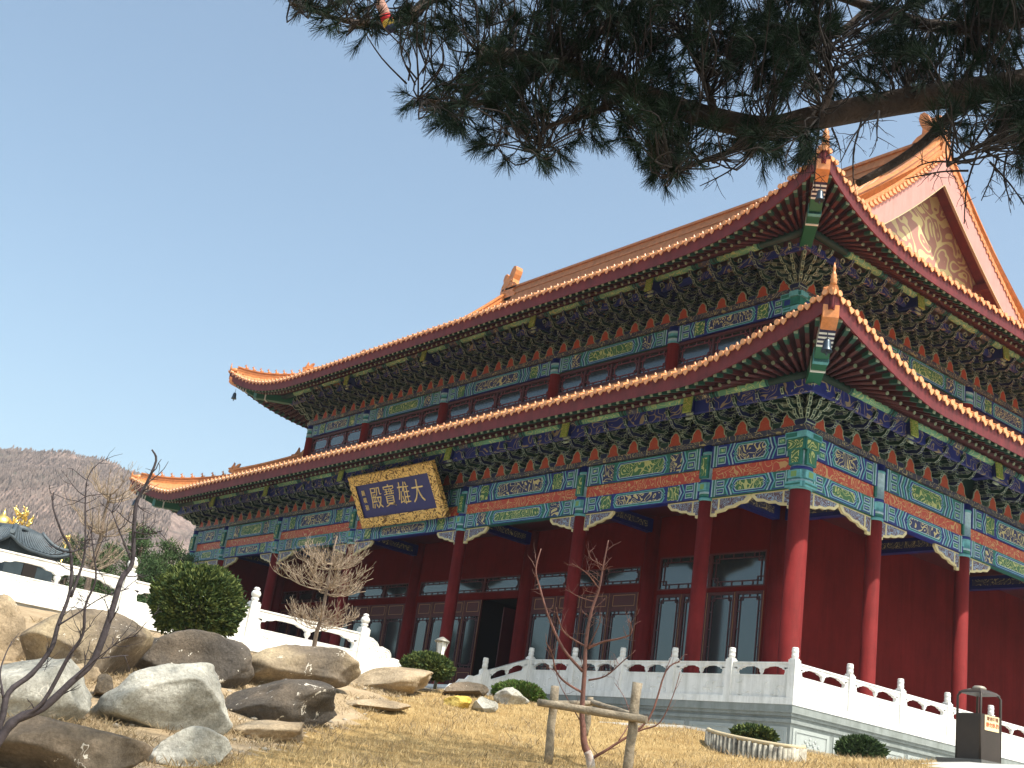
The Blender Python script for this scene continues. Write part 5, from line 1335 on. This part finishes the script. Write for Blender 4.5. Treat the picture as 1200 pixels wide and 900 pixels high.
for pi, poly in enumerate(CR):
    xs_ = [a for a, b in poly]; ys_ = [b for a, b in poly]; made = 0
    while made < budget[pi]:
        x, y = r0.uniform(min(xs_), max(xs_)), r0.uniform(min(ys_), max(ys_))
        if not inside(x, y, poly): continue
        dens = noise.noise(Vector((x/45., y/45., 4.2)))
        if dens < -.16 and r0.random() < .85: continue
        D = (7.1 if pi != 5 else 7.6)+r0.gauss(0, .38); p = at(x, y, D)
        q = min(allP, key=lambda a: (a-p).length_squared); v = p-q
        out = (v.normalized() if v.length > .05 else Vector((0, 0, 1)))
        d = (out*.8+Vector((r0.gauss(0, .35), r0.gauss(0, .35), r0.gauss(0, .3)-.12))); L = r0.uniform(.07, .16)
        shoot(p, d, L, 74, .108)
        # twig carrying the shoot, curving from the nearest limb
        dn = d.normalized(); vl = v.length
        if vl > .5: q = p-v.normalized()*.5
        m1 = q.lerp(p, .5)+Vector((r0.gauss(0, .05), r0.gauss(0, .05), r0.gauss(0, .05)-.03)); m2 = p-dn*.08*0+Vector((0, 0, 0))
        tw.tube(smooth_path([q, m1, p, p+dn*L], 3), [.007, .006, .0055, .005, .0045, .004, .004, .0035, .003, .0025], 5); made += 1
# bare hanging twigs
for x, y, x2, y2 in ((960, 150, 955, 225), (945, 150, 930, 200), (1025, 130, 985, 190), (1010, 140, 1000, 215), (975, 150, 985, 180), (1145, 180, 1130, 262), (1150, 175, 1200, 200), (1120, 190, 1075, 195), (1180, 180, 1185, 240), (1135, 200, 1060, 210), (930, 165, 920, 195), (880, 180, 820, 218), (603, 0, 568, 35), (1030, 130, 1028, 165), (1160, 190, 1200, 240), (1170, 180, 1150, 235)):
    D = r0.uniform(6.9, 7.3); Q = smooth_path([at(x, y, D), at((x+x2)/2+r0.uniform(-6, 6), (y+y2)/2+r0.uniform(-4, 4), D), at(x2, y2, D+r0.uniform(-.1, .1))], 5)
    tw.tube(Q, [.008-.005*i/(len(Q)-1) for i in range(len(Q))], 5); twigs(tw, Q, r0, 9, .14, .003, -.4, 1, a0=.2)
tw.build('twigs', [mat('dark pine twig', (.016, .012, .011), .9)], pine)
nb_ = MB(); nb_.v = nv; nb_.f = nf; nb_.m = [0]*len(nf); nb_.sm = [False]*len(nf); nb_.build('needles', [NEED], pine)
# a second, taller pine just outside the right edge: its crown dapples the lawn and the boulders
t2p = Vector((21.5, -11.5, 0)); t2p.z = ground_z(t2p.x, t2p.y)
pine2 = thing('pine_tree', t2p, 'tall pine standing just beyond the right edge whose crown shades the lower lawn', 'tree')
mb = MB(); mb.tube(smooth_path([t2p, t2p+Vector((-.2, .1, 5)), t2p+Vector((-.6, -.3, 9)), t2p+Vector((-1, -.8, 15))]), [.28-.017*i for i in range(13)], 12); mb.build('trunk', [BARKP], pine2)
fv, ff = [], []; lm_ = MB(); rr = random.Random(99)
for (px_, py_), hgt, rad, cnt_ in (((180, 885), 12.5, 1.5, 300), ((330, 880), 12.5, 1.6, 330), ((470, 874), 12, 1.5, 330), ((600, 880), 12, 1.2, 180), ((60, 830), 12.5, 1.2, 150), ((175, 800), 13, .7, 70), ((20, 900), 12.5, 1.5, 300), ((540, 893), 12.5, 1.4, 250), ((720, 905), 12, 1.0, 90)):
    g0_ = gp(px_, py_, 8, 30); c0_ = g0_+sd_*(hgt/sd_.z)
    lm_.tube(smooth_path([t2p+Vector((-.5, -.3, 8)), c0_.lerp(t2p+Vector((0, 0, 9)), .5), c0_]), [.12-.013*i for i in range(9)], 7)
    for k in range(cnt_):
        c = c0_+Vector((rr.gauss(0, 1)*rad*.6, rr.gauss(0, 1)*rad*.6, rr.gauss(0, .5)))
        for j in range(5):
            d_ = Vector((rr.gauss(0, 1), rr.gauss(0, 1), rr.gauss(0, .7))).normalized(); s_ = d_.orthogonal().normalized()*.03; o = len(fv)
            q_ = c+d_*.02; fv += [tuple(q_-s_), tuple(q_+s_), tuple(q_+d_*.26)]; ff.append((o, o+1, o+2))
lm_.build('limb', [BARKP], pine2); q = MB(); q.v = fv; q.f = ff; q.m = [0]*len(ff); q.sm = [False]*len(ff); q.build('needles', [NEED], pine2)
# striped cloth sleeve tied on the branch
S1, S2 = at(445, 2, 6.85), at(459, 36, 6.85); sl = MB(); n = 16; pr_ = [S1.lerp(S2, i/n) for i in range(n+1)]
sl.tube(pr_[0:9], [.030, .033, .034, .035, .035, .036, .036, .037, .037], 10, 0); sl.tube(pr_[8:12], [.0385, .039, .039, .0385], 10, 1); sl.tube(pr_[11:15], [.039, .039, .038, .036], 10, 2); sl.tube(pr_[14:17], [.038, .036, .03], 10, 3)
tag(sl.build('cloth_sleeve', [mat('faded pink cloth', (.36, .20, .16), .9), mat('red cloth', (.45, .02, .03), .9), mat('yellow cloth', (.55, .38, .06), .9), mat('navy cloth', (.02, .025, .08), .9)]), 'striped red, yellow and navy cloth sleeve on the pine twig at the top', 'cloth')

# ------------------------------------------------------------------ planting bed edged with logs, bin, lamp, curb
LOGM = mat('mottled log edging', (.50, .47, .38), .85, col2=(.10, .09, .075), vscale=7)
LOGT = mat('tan log tops', (.50, .42, .27), .9, var=.15)
pl = thing('log_planter', at(884, 885, 24.8), 'curved planting bed edge of short upright logs on the lawn', 'planter')
L_ = gp(829, 869, 20, 30)+Vector((0, 0, .2)); R_ = gp(941, 891, 20, 30)+Vector((0, 0, .2)); mid = (L_+R_)/2; ax = (R_-L_)*.5; toward = Vector((CAM.x-mid.x, CAM.y-mid.y, 0)).normalized()
n = 30
rim = MB()
for k in range(n):
    a = PI*(k+.5)/n; c = mid-ax*math.cos(a)+toward*(.95*math.sin(a)); mb = MB(); h_ = .38+.02*r0.random()
    zt = L_.lerp(R_, .5-.5*math.cos(a)).z-.34*math.sin(a)*.35
    mb.tube([(c.x, c.y, zt-.75), (c.x+r0.gauss(0, .005), c.y, zt+r0.uniform(-.02, .01))], r0.uniform(.045, .058), 9); mb.build('log', [LOGM], pl)
    rim_p = c
rp = [mid-ax*math.cos(PI*k/24)+toward*(.93*math.sin(PI*k/24)) for k in range(25)]
for k in range(25): rp[k].z = L_.lerp(R_, .5-.5*math.cos(PI*k/24)).z-.34*math.sin(PI*k/24)*.35+.02
rim.tube(rp, .045, 6); ctr = mid.copy(); ctr.z -= .03
rim.add([ctr]+rp, [(0, i+1, i+2) for i in range(24)]); rim.build('soil_top', [LOGT], pl)
# kerb of the path
K = [gp(700, 846, 20, 34), at(800, 850, 26.4), at(835, 856, 26.4), at(900, 869, 26), at(960, 882, 25.6), at(1030, 900, 25.2), at(1120, 925, 24.8)]
cb = MB(); rows = []
for i, p in enumerate(K):
    d = (K[min(i+1, len(K)-1)]-K[max(i-1, 0)]); d.z = 0; d.normalize(); s = Vector((d.y, -d.x, 0))*.07; z = p.z
    rows.append([Vector((p.x, p.y, z-.3))+s, Vector((p.x, p.y, z))+s, Vector((p.x, p.y, z))-s, Vector((p.x, p.y, z-.3))-s])
cb.grid(rows, 0)
tag(cb.build('kerb', [PAVE]), kind='structure')
# litter bin
bp_ = at(1146, 893, 24); bin_ = thing('litter_bin', bp_, 'brown metal litter bin with open domed top and a cream notice', 'litter bin')
BINM = mat('brown painted steel', (.042, .031, .024), .5, var=.15, metal=.2, spec=.5)
vw = Vector((CAM.x-bp_.x, CAM.y-bp_.y, 0)).normalized(); ang = math.atan2(vw.y, vw.x)+PI/4+.08
ux = Vector((math.cos(ang), math.sin(ang), 0)); uy = Vector((-ux.y, ux.x, 0)); s = .27; Z = Vector((0, 0, 1)); O = bp_
mb = MB(); mb.obox(O-ux*s-uy*s, ux*2*s, uy*2*s, Z*.80); mb.obox(O-ux*(s-.03)-uy*(s-.03)+Z*.80, ux*2*(s-.03), uy*2*(s-.03), Z*.012); mb.build('bin_body', [BINM], bin_)
for a in (-1, 1):
    for b_ in (-1, 1):
        mb = MB(); c = O+ux*a*(s-.015)+uy*b_*(s-.015); mb.tube([c, c+Z*1.12, c+Z*1.2-ux*a*.05-uy*b_*.05, c+Z*1.25-ux*a*.16-uy*b_*.16], .022, 8); mb.build('frame_bar', [BINM], bin_)
mb = MB(); mb.lathe(O+Z*1.17, [(.36, 0), (.345, .02), (.28, .055), (.15, .085), (.13, .09)], 4); mb.v = [tuple(O+Vector((v[0]-O.x, v[1]-O.y, 0)).to_3d()@Matrix.Rotation(-(ang), 3, 'Z')+Vector((0, 0, v[2]-O.z))) for v in mb.v]; mb.sm = [False]*len(mb.sm); mb.build('bin_roof', [BINM], bin_)
mb = MB(); mb.lathe(O+Z*1.24, [(.12, 0), (.12, .05), (.09, .075), (.03, .085)], 16); mb.build('knob', [mat('worn steel knob', (.30, .27, .22), .5, metal=.3)], bin_)
# notice on the right-hand face
faces = sorted([(ux, uy), (-ux, -uy), (uy, -ux), (-uy, ux)], key=lambda q: -(q[0].dot(_rt)+.9*q[0].dot(vw)))
nf_, _t = faces[0]; ns = Z.cross(nf_)
mb = MB(); c = O+nf_*(s+.004)+Z*.66+ns*.02; mb.obox(c-ns*.19-Z*.125, ns*.36, nf_*.006, Z*.26); sgn = mb.build('notice', [mat('cream notice', (.80, .62, .36), .5)], bin_)
REDT = mat('notice red letters', (.55, .10, .03), .6); BRNT = mat('notice brown letters', (.16, .06, .03), .6)
Mo = Matrix(((ns.x, 0, nf_.x, 0), (ns.y, 0, nf_.y, 0), (0, 1, 0, 0), (0, 0, 0, 1)))
for s_, z_, sz, m_ in (('清洁环境', .075, .075, BRNT), ('请勿乱扔', -.03, .085, REDT)):
    me = text_mesh(s_, sz, .001, .002); me.materials.clear(); me.materials.append(m_); me.transform(Matrix.Translation(c+nf_*.0085+Z*z_) @ Mo); link('lettering', me, sgn)
mb = MB(); mb.obox(O-ux*.5-uy*.5-Z*.14, ux*1.0, uy*1.0, Z*.138); tag(mb.build('bin_plinth', [mat('dark stone', (.10, .10, .095), .8, var=.2)]), 'dark stone slab under the litter bin', 'plinth')
# garden lamp
lp = at(515, 772, 28.5); lamp = thing('garden_lamp', on(lp), 'white glass garden lamp with grey cap behind the small juniper', 'lamp')
lz = at(515, 760, 28.5).z; g0 = ground_z(lp.x, lp.y)
mb = MB(); mb.tube([(lp.x, lp.y, g0), (lp.x, lp.y, lz-.18)], .04, 10); mb.build('lamp_post', [BRZ], lamp)
mb = MB(); mb.lathe((lp.x, lp.y, lz-.2), [(.05, 0), (.09, .03), (.12, .33), (.11, .35)], 6); mb.sm = [False]*len(mb.sm); mb.build('lamp_glass', [mat('milk glass', (.75, .76, .72), .3)], lamp)
mb = MB(); mb.lathe((lp.x, lp.y, lz+.15), [(.17, 0), (.175, .03), (.13, .06), (.06, .10), (.02, .12)], 12); mb.build('lamp_cap', [mat('grey lamp metal', (.25, .24, .21), .5, metal=.3)], lamp)
mb = MB()
for k in range(6): a = 2*PI*(k+.5)/6; mb.tube([(lp.x+.07*math.cos(a), lp.y+.07*math.sin(a), lz-.19), (lp.x+.155*math.cos(a), lp.y+.155*math.sin(a), lz+.15)], .009, 4)
mb.build('lamp_ribs', [MATS['grey lamp metal']], lamp)

# ------------------------------------------------------------------ far left: incense pavilion, wall, pines, hills
SLATE = mat('slate grey iron', (.065, .085, .10), .55, var=.2, vscale=5, metal=.2); SLATED = mat('dark iron wall', (.03, .045, .055), .6, var=.2)
pc = at(14, 640, 44); pv = thing('incense_pavilion', (pc.x, pc.y, -.6), 'small dark iron pavilion with curved tiled roof behind the left balustrade', 'pavilion')
pz = at(18, 650, 44).z; Rw = 1.75; top = at(35, 621, 44).z
def sq_roof(c, R, z0, z1, flare, mb):
    for q in range(4):
        a = PI/4+PI/2*q+.45; b_ = a+PI/2; A_c = Vector((math.cos(a), math.sin(a), 0)); B_c = Vector((math.cos(b_), math.sin(b_), 0)); rows = []
        for j in range(9):
            f_ = j/8; rr = R*(1-.55*f_); row = []
            for i in range(17):
                g_ = i/16; e = abs(2*g_-1); p = (A_c.lerp(B_c, g_))*rr; z = z0+(z1-z0)*(f_**1.5)+flare*(e**3)*(1-f_)**2; row.append(Vector((c.x+p.x*(1+.05*e**3*(1-f_)), c.y+p.y*(1+.05*e**3*(1-f_)), z)))
            rows.append(row)
        mb.grid(rows, 0)
        for i in range(17): mb.tube([r_[i]+Vector((0, 0, .02)) for r_ in rows], .045, 5)
        mb.tube([r_[0]+Vector((0, 0, .07)) for r_ in rows], .08, 6); mb.tube([r_[0]+Vector((0, 0, -.07)) for r_ in [rows[0]]]+[rows[0][i]+Vector((0, 0, -.04)) for i in range(1, 17)], .05, 5)
    mb.tube([Vector((c.x, c.y, z1-.05)), Vector((c.x, c.y, z1+.10))], [R*.47, R*.42], 4)
mb = MB(); sq_roof(pc, 1.8, top-.78, top-.1, .30, mb); mb.build('roof', [SLATE], pv)
mb = MB(); a = .45
Rz = Matrix.Rotation(a, 3, 'Z')
def pvb(x0, x1, y0, y1, z0, z1): 
    q = MB(); q.box(x0, x1, y0, y1, z0, z1); mb.add([Rz @ Vector((v[0], v[1], 0))+Vector((pc.x, pc.y, v[2])) for v in q.v], q.f)
pvb(-1.05, 1.05, -1.05, 1.05, -.6, top-.6); mb.build('wall', [SLATED], pv)
for q in range(4):
    mb = MB(); R4 = Matrix.Rotation(a+q*PI/2, 3, 'Z'); pts = [(-.28, 0), (-.28, .5), (-.16, .68), (0, .74), (.16, .68), (.28, .5), (.28, 0)]
    mb.prism([Vector((pc.x, pc.y, top-1.75))+R4 @ Vector((x, -1.06, 0))+Vector((0, 0, z)) for x, z in pts], R4 @ Vector((0, -.03, 0)))
    mb.build('arched_opening_shade', [DARK], pv)  # dark plate on the solid wall paints the shade inside an arch
# gilded crown ornaments of the burner behind
gc = at(2, 612, 46); go = thing('gilded_finial', (gc.x, gc.y, -.6), 'stacked golden balls of an incense tower behind the dark pavilion', 'ornament')
mb = MB(); mb.lathe((gc.x, gc.y, gc.z-2.2), [(.5, -.6), (.5, 1.1), (.2, 1.3), (.35, 1.5), (.3, 1.7), (.12, 1.8), (.28, 1.95), (.38, 2.15), (.28, 2.36), (.1, 2.45), (.05, 2.55), (.01, 2.7)], 16); mb.build('ball_stack', [GOLDP], go)
def flames(px, py, D, hw, hh, label, seed):
    c = at(px, py, D); rr = random.Random(seed); mb = MB()
    for k in range(26):
        a = rr.uniform(-1, 1)*hw; b_ = rr.uniform(-1, 1)*hh; p = c+_rt*a+Vector((0, 0, b_)); q = [p]
        d = Vector((rr.gauss(0, .5), rr.gauss(0, .5), 1)).normalized()
        for j in range(5): d = (d+Vector((rr.gauss(0, .6), rr.gauss(0, .6), .3))).normalized(); q.append(q[-1]+d*hh*.22)
        mb.tube(q, [x*hw*2.2 for x in (.06, .08, .07, .055, .04, .01)], 6)
    mb.tube([c-Vector((0, 0, hh)), Vector((c.x, c.y, -.6))], .035, 8)
    return tag(mb.build('gilded_dragon', [GOLDP]), label, 'ornament')
flames(25, 613, 46, .26, .34, 'curling golden dragon ornament rising behind the pavilion roof', 1); flames(78, 634, 46, .10, .13, 'small golden ornament right of the pavilion roof', 2)
# low red wall with grey tile coping
w0, w1 = at(-60, 668, 42), at(82, 706, 47); d = Vector((w1.x-w0.x, w1.y-w0.y, 0)); nn_ = Vector((d.y, -d.x, 0)).normalized()
zt = at(20, 672, 44).z
rwt = thing('red_wall', (w0.x, w0.y, -.6), 'low red wall with grey tiled coping seen through the balustrade openings', 'wall')
mb = MB(); o_ = Vector((w0.x, w0.y, -.62)); mb.obox(o_, d, nn_*.3, Vector((0, 0, zt-.25+.62))); mb.build('wall_body', [DRED], rwt)
mb = MB(); L = d.length; dn = d.normalized(); k = 0
mb.prism([Vector((w0.x, w0.y, zt-.25))-nn_*.35, Vector((w0.x, w0.y, zt-.25))+nn_*.65, Vector((w0.x, w0.y, zt+.05))+nn_*.15], d)
while k < L: mb.tube([Vector((w0.x, w0.y, zt-.22))+dn*k+nn_*.68, Vector((w0.x, w0.y, zt+.1))+dn*k+nn_*.15, Vector((w0.x, w0.y, zt-.22))+dn*k-nn_*.38], .06, 5); k += .24
mb.build('tiled_coping', [SLATE], rwt)
# pines behind
PINEL = mat('distant pine green', (.04, .075, .03), .85, col2=(.085, .13, .05), vscale=1.2, spec=.1)
def far_pine(px, pytop, pybase, D, hw, label, seed):
    b_ = at(px, pybase, D); tp = at(px, pytop, D); H = tp.z+1.5; base_ = Vector((b_.x, b_.y, -1.5)); rr = random.Random(seed)
    t = thing('pine_tree', base_, label, 'tree', 'pines behind the balustrade')
    mb = MB(); mb.tube([base_, base_+Vector((.1, 0, H*.5)), base_+Vector((0, .1, H*.95))], [.16, .11, .03], 8)
    fv, ff, fm = [], [], []
    for k in range(48):
        z = H*(.28+.72*(k/48)); R = hw*(1.05-(k/48)**1.4*.85)*rr.uniform(.55, 1.1); a = rr.random()*6.283; e = base_+Vector((math.cos(a)*R, math.sin(a)*R, z+rr.uniform(0, .2)))
        mb.tube([base_+Vector((0, 0, z-.25)), e], [.035, .012], 4)
        for j in range(105):
            f_ = rr.uniform(.3, 1.05); c = (base_+Vector((0, 0, z-.1))).lerp(e, f_)+Vector((rr.gauss(0, .17), rr.gauss(0, .17), abs(rr.gauss(0, .12))))
            d_ = Vector((rr.gauss(0, 1), rr.gauss(0, 1), rr.gauss(.5, .8))).normalized(); s_ = d_.orthogonal().normalized()*.022; l = .22
            o = len(fv); fv += [tuple(c-s_), tuple(c+s_), tuple(c+d_*l)]; ff.append((o, o+1, o+2))
    mb.build('trunk', [BARK], t); q = MB(); q.v = fv; q.f = ff; q.m = [0]*len(ff); q.sm = [False]*len(ff); q.build('crown', [PINEL], t)
for i, (px, yt, yb, D, hw, lb2) in enumerate(((150, 618, 700, 55, 1.9, 'pine right of the white gourd post'), (182, 636, 700, 52, 1.9, 'broad low pine left of the big round shrub'), (118, 640, 690, 58, 1.6, 'pine just right of the tall bare tree'), (205, 652, 700, 60, 1.8, 'pine beside the far end of the hall'),
                                           (75, 632, 680, 56, 1.3, 'yellowish young pine right of the pavilion'), (168, 660, 705, 47, 1.4, 'lowest pine just above the balustrade'), (262, 690, 720, 50, 1.0, 'pine glimpsed between the round shrub and the hall'), (-20, 625, 690, 60, 1.8, 'pine at the left edge behind the pavilion'))):
    far_pine(px, yt, yb, D, hw, lb2, 40+i)
# hills; haze is painted in as paler, pinker browns
HILL = bpy.data.materials.new('haze paled bare wooded hill'); HILL.use_nodes = True
nt = HILL.node_tree; b = nt.nodes['Principled BSDF']; N = nt.nodes.new; Lk = nt.links.new; b.inputs['Roughness'].default_value = 1; b.inputs['Specular IOR Level'].default_value = 0
tc = N('ShaderNodeTexCoord'); a1 = N('ShaderNodeTexNoise'); a1.inputs['Scale'].default_value = .012; a1.inputs['Detail'].default_value = 8; a1.inputs['Roughness'].default_value = .7; Lk(tc.outputs['Object'], a1.inputs['Vector'])
r1 = N('ShaderNodeValToRGB'); e = r1.color_ramp.elements; e[0].position = .36; e[0].color = (.07, .085, .07, 1); e[1].position = .5; e[1].color = (.20, .155, .14, 1); k_ = e.new(.68); k_.color = (.29, .23, .195, 1); Lk(a1.outputs['Fac'], r1.inputs['Fac'])
a2 = N('ShaderNodeTexNoise'); a2.inputs['Scale'].default_value = .22; a2.inputs['Detail'].default_value = 6; a2.inputs['Roughness'].default_value = .8; Lk(tc.outputs['Object'], a2.inputs['Vector'])
r2 = N('ShaderNodeValToRGB'); e = r2.color_ramp.elements; e[0].position = .32; e[0].color = (.4, .4, .42, 1); e[1].position = .68; e[1].color = (1.35, 1.3, 1.25, 1); Lk(a2.outputs['Fac'], r2.inputs['Fac'])
mx = N('ShaderNodeMix'); mx.data_type = 'RGBA'; mx.blend_type = 'MULTIPLY'; mx.inputs[0].default_value = 1; Lk(r1.outputs['Color'], mx.inputs[6]); Lk(r2.outputs['Color'], mx.inputs[7]); Lk(mx.outputs[2], b.inputs['Base Color'])
DH = 620
crest = [(-260, 560), (-120, 535), (0, 527), (50, 529), (100, 535), (130, 545), (160, 556), (190, 575), (215, 597), (260, 615), (330, 640), (450, 690), (620, 740), (900, 800)]
mb = MB(); cp_ = []
for i in range(len(crest)-1):
    for j in range(10):
        f_ = j/10; cp_.append((crest[i][0]+(crest[i+1][0]-crest[i][0])*f_, crest[i][1]+(crest[i+1][1]-crest[i][1])*f_))
rows = []
for x, y in cp_:
    pt_ = at(x, y, DH); foot = at(x, y, 170); row = []
    for j in range(60):
        f_ = j/59; q = Vector((foot.x+(pt_.x-foot.x)*f_, foot.y+(pt_.y-foot.y)*f_, 0)); z = -2+(pt_.z+2)*(f_**1.15)
        z += (noise.noise(Vector((q.x*.012, q.y*.012, 1)))*16*math.sin(PI*f_)+noise.noise(Vector((q.x*.1, q.y*.1, 1)))*2.2*min(1, f_*4)+noise.noise(Vector((q.x*.5, q.y*.5, 1)))*1.5*min(1, f_*4))
        row.append(Vector((q.x, q.y, z)))
    for j in range(1, 8):
        q = at(x, y, DH+j*40); row.append(Vector((q.x, q.y, pt_.z*(1-(j/7)**1.5)-3)))
    rows.append(row)
mb.grid(rows, 0, False); tag(mb.build('hills', [HILL]), kind='structure')
# leafless woods on the hill: many small upright tree shapes, colour paled for haze
rr = random.Random(5); fv, ff = [], []
for k in range(52000):
    i = rr.randint(0, len(rows)-2); j = rr.randint(14, 58)
    if i > 75: continue
    p = rows[i][j].lerp(rows[i+1][j+1], rr.random()); h_ = rr.uniform(.7, 2.3); w_ = rr.uniform(.2, .5)
    for q in range(2):
        a = rr.random()*PI; dx, dy = math.cos(a)*w_, math.sin(a)*w_; o = len(fv)
        fv += [(p.x, p.y, p.z-1), (p.x+dx, p.y+dy, p.z+h_*.6), (p.x+dx*.3, p.y+dy*.3, p.z+h_), (p.x-dx, p.y-dy, p.z+h_*.65)]; ff.append((o, o+1, o+2, o+3))
q = MB(); q.v = fv; q.f = ff; q.m = [0]*len(ff); q.sm = [False]*len(ff); wd = q.build('bare_woods', [mat('haze paled grey brown woods', (.16, .13, .12), 1, col2=(.28, .225, .20), vscale=.06, spec=0)]); tag(wd, 'leafless haze paled grey brown woods covering the distant hillside', 'woods', kind='stuff')

# ------------------------------------------------------------------ haze, light, sky
hz = MB(); hz.box(-1000, 260, -300, 1000, -8, 175); hzm = bpy.data.materials.new('thin haze'); hzm.use_nodes = True; nt = hzm.node_tree; nt.nodes.remove(nt.nodes['Principled BSDF'])
pvn = nt.nodes.new('ShaderNodeVolumePrincipled'); pvn.inputs['Color'].default_value = (.80, .86, .95, 1); pvn.inputs['Density'].default_value = HAZE_D; pvn.inputs['Anisotropy'].default_value = .2
nt.links.new(pvn.outputs['Volume'], nt.nodes['Material Output'].inputs['Volume'])
if USE_HAZE: tag(hz.build('haze', [hzm]), kind='stuff')
AZ, EL = math.radians(9), math.radians(57)        # azimuth measured from +x towards +y
sd = Vector((math.cos(AZ)*math.cos(EL), math.sin(AZ)*math.cos(EL), math.sin(EL)))
sun = bpy.data.lights.new('sun', 'SUN'); sun.energy = SUN_E; sun.angle = math.radians(.5); sun.color = (1, .94, .84)
so = bpy.data.objects.new('sun', sun); C.objects.link(so); so.rotation_euler = sd.to_track_quat('Z', 'Y').to_euler()
w = bpy.data.worlds.new('World'); scene.world = w; w.use_nodes = True; nt = w.node_tree; bg = nt.nodes['Background']
sky = nt.nodes.new('ShaderNodeTexSky'); sky.sky_type = 'NISHITA'; sky.sun_disc = False; sky.sun_elevation = EL; sky.sun_rotation = PI/2-AZ
sky.air_density = 1.0; sky.dust_density = 3.4; sky.ozone_density = 1.1; sky.altitude = 100
tn = nt.nodes.new('ShaderNodeMix'); tn.data_type = 'RGBA'; tn.blend_type = 'MULTIPLY'; tn.inputs[0].default_value = 1; tn.inputs[7].default_value = (1.0, 1.02, .90, 1); nt.links.new(sky.outputs['Color'], tn.inputs[6]); nt.links.new(tn.outputs[2], bg.inputs['Color']); bg.inputs['Strength'].default_value = SKY_E
vs = scene.view_settings; vs.view_transform = 'Standard'; vs.look = 'None'; vs.exposure = EXPO; vs.gamma = 1; vs.use_curve_mapping = False
scene.render.engine = 'CYCLES'; scene.cycles.max_bounces = 6; scene.cycles.diffuse_bounces = 3; scene.cycles.glossy_bounces = 3; scene.cycles.volume_bounces = 0
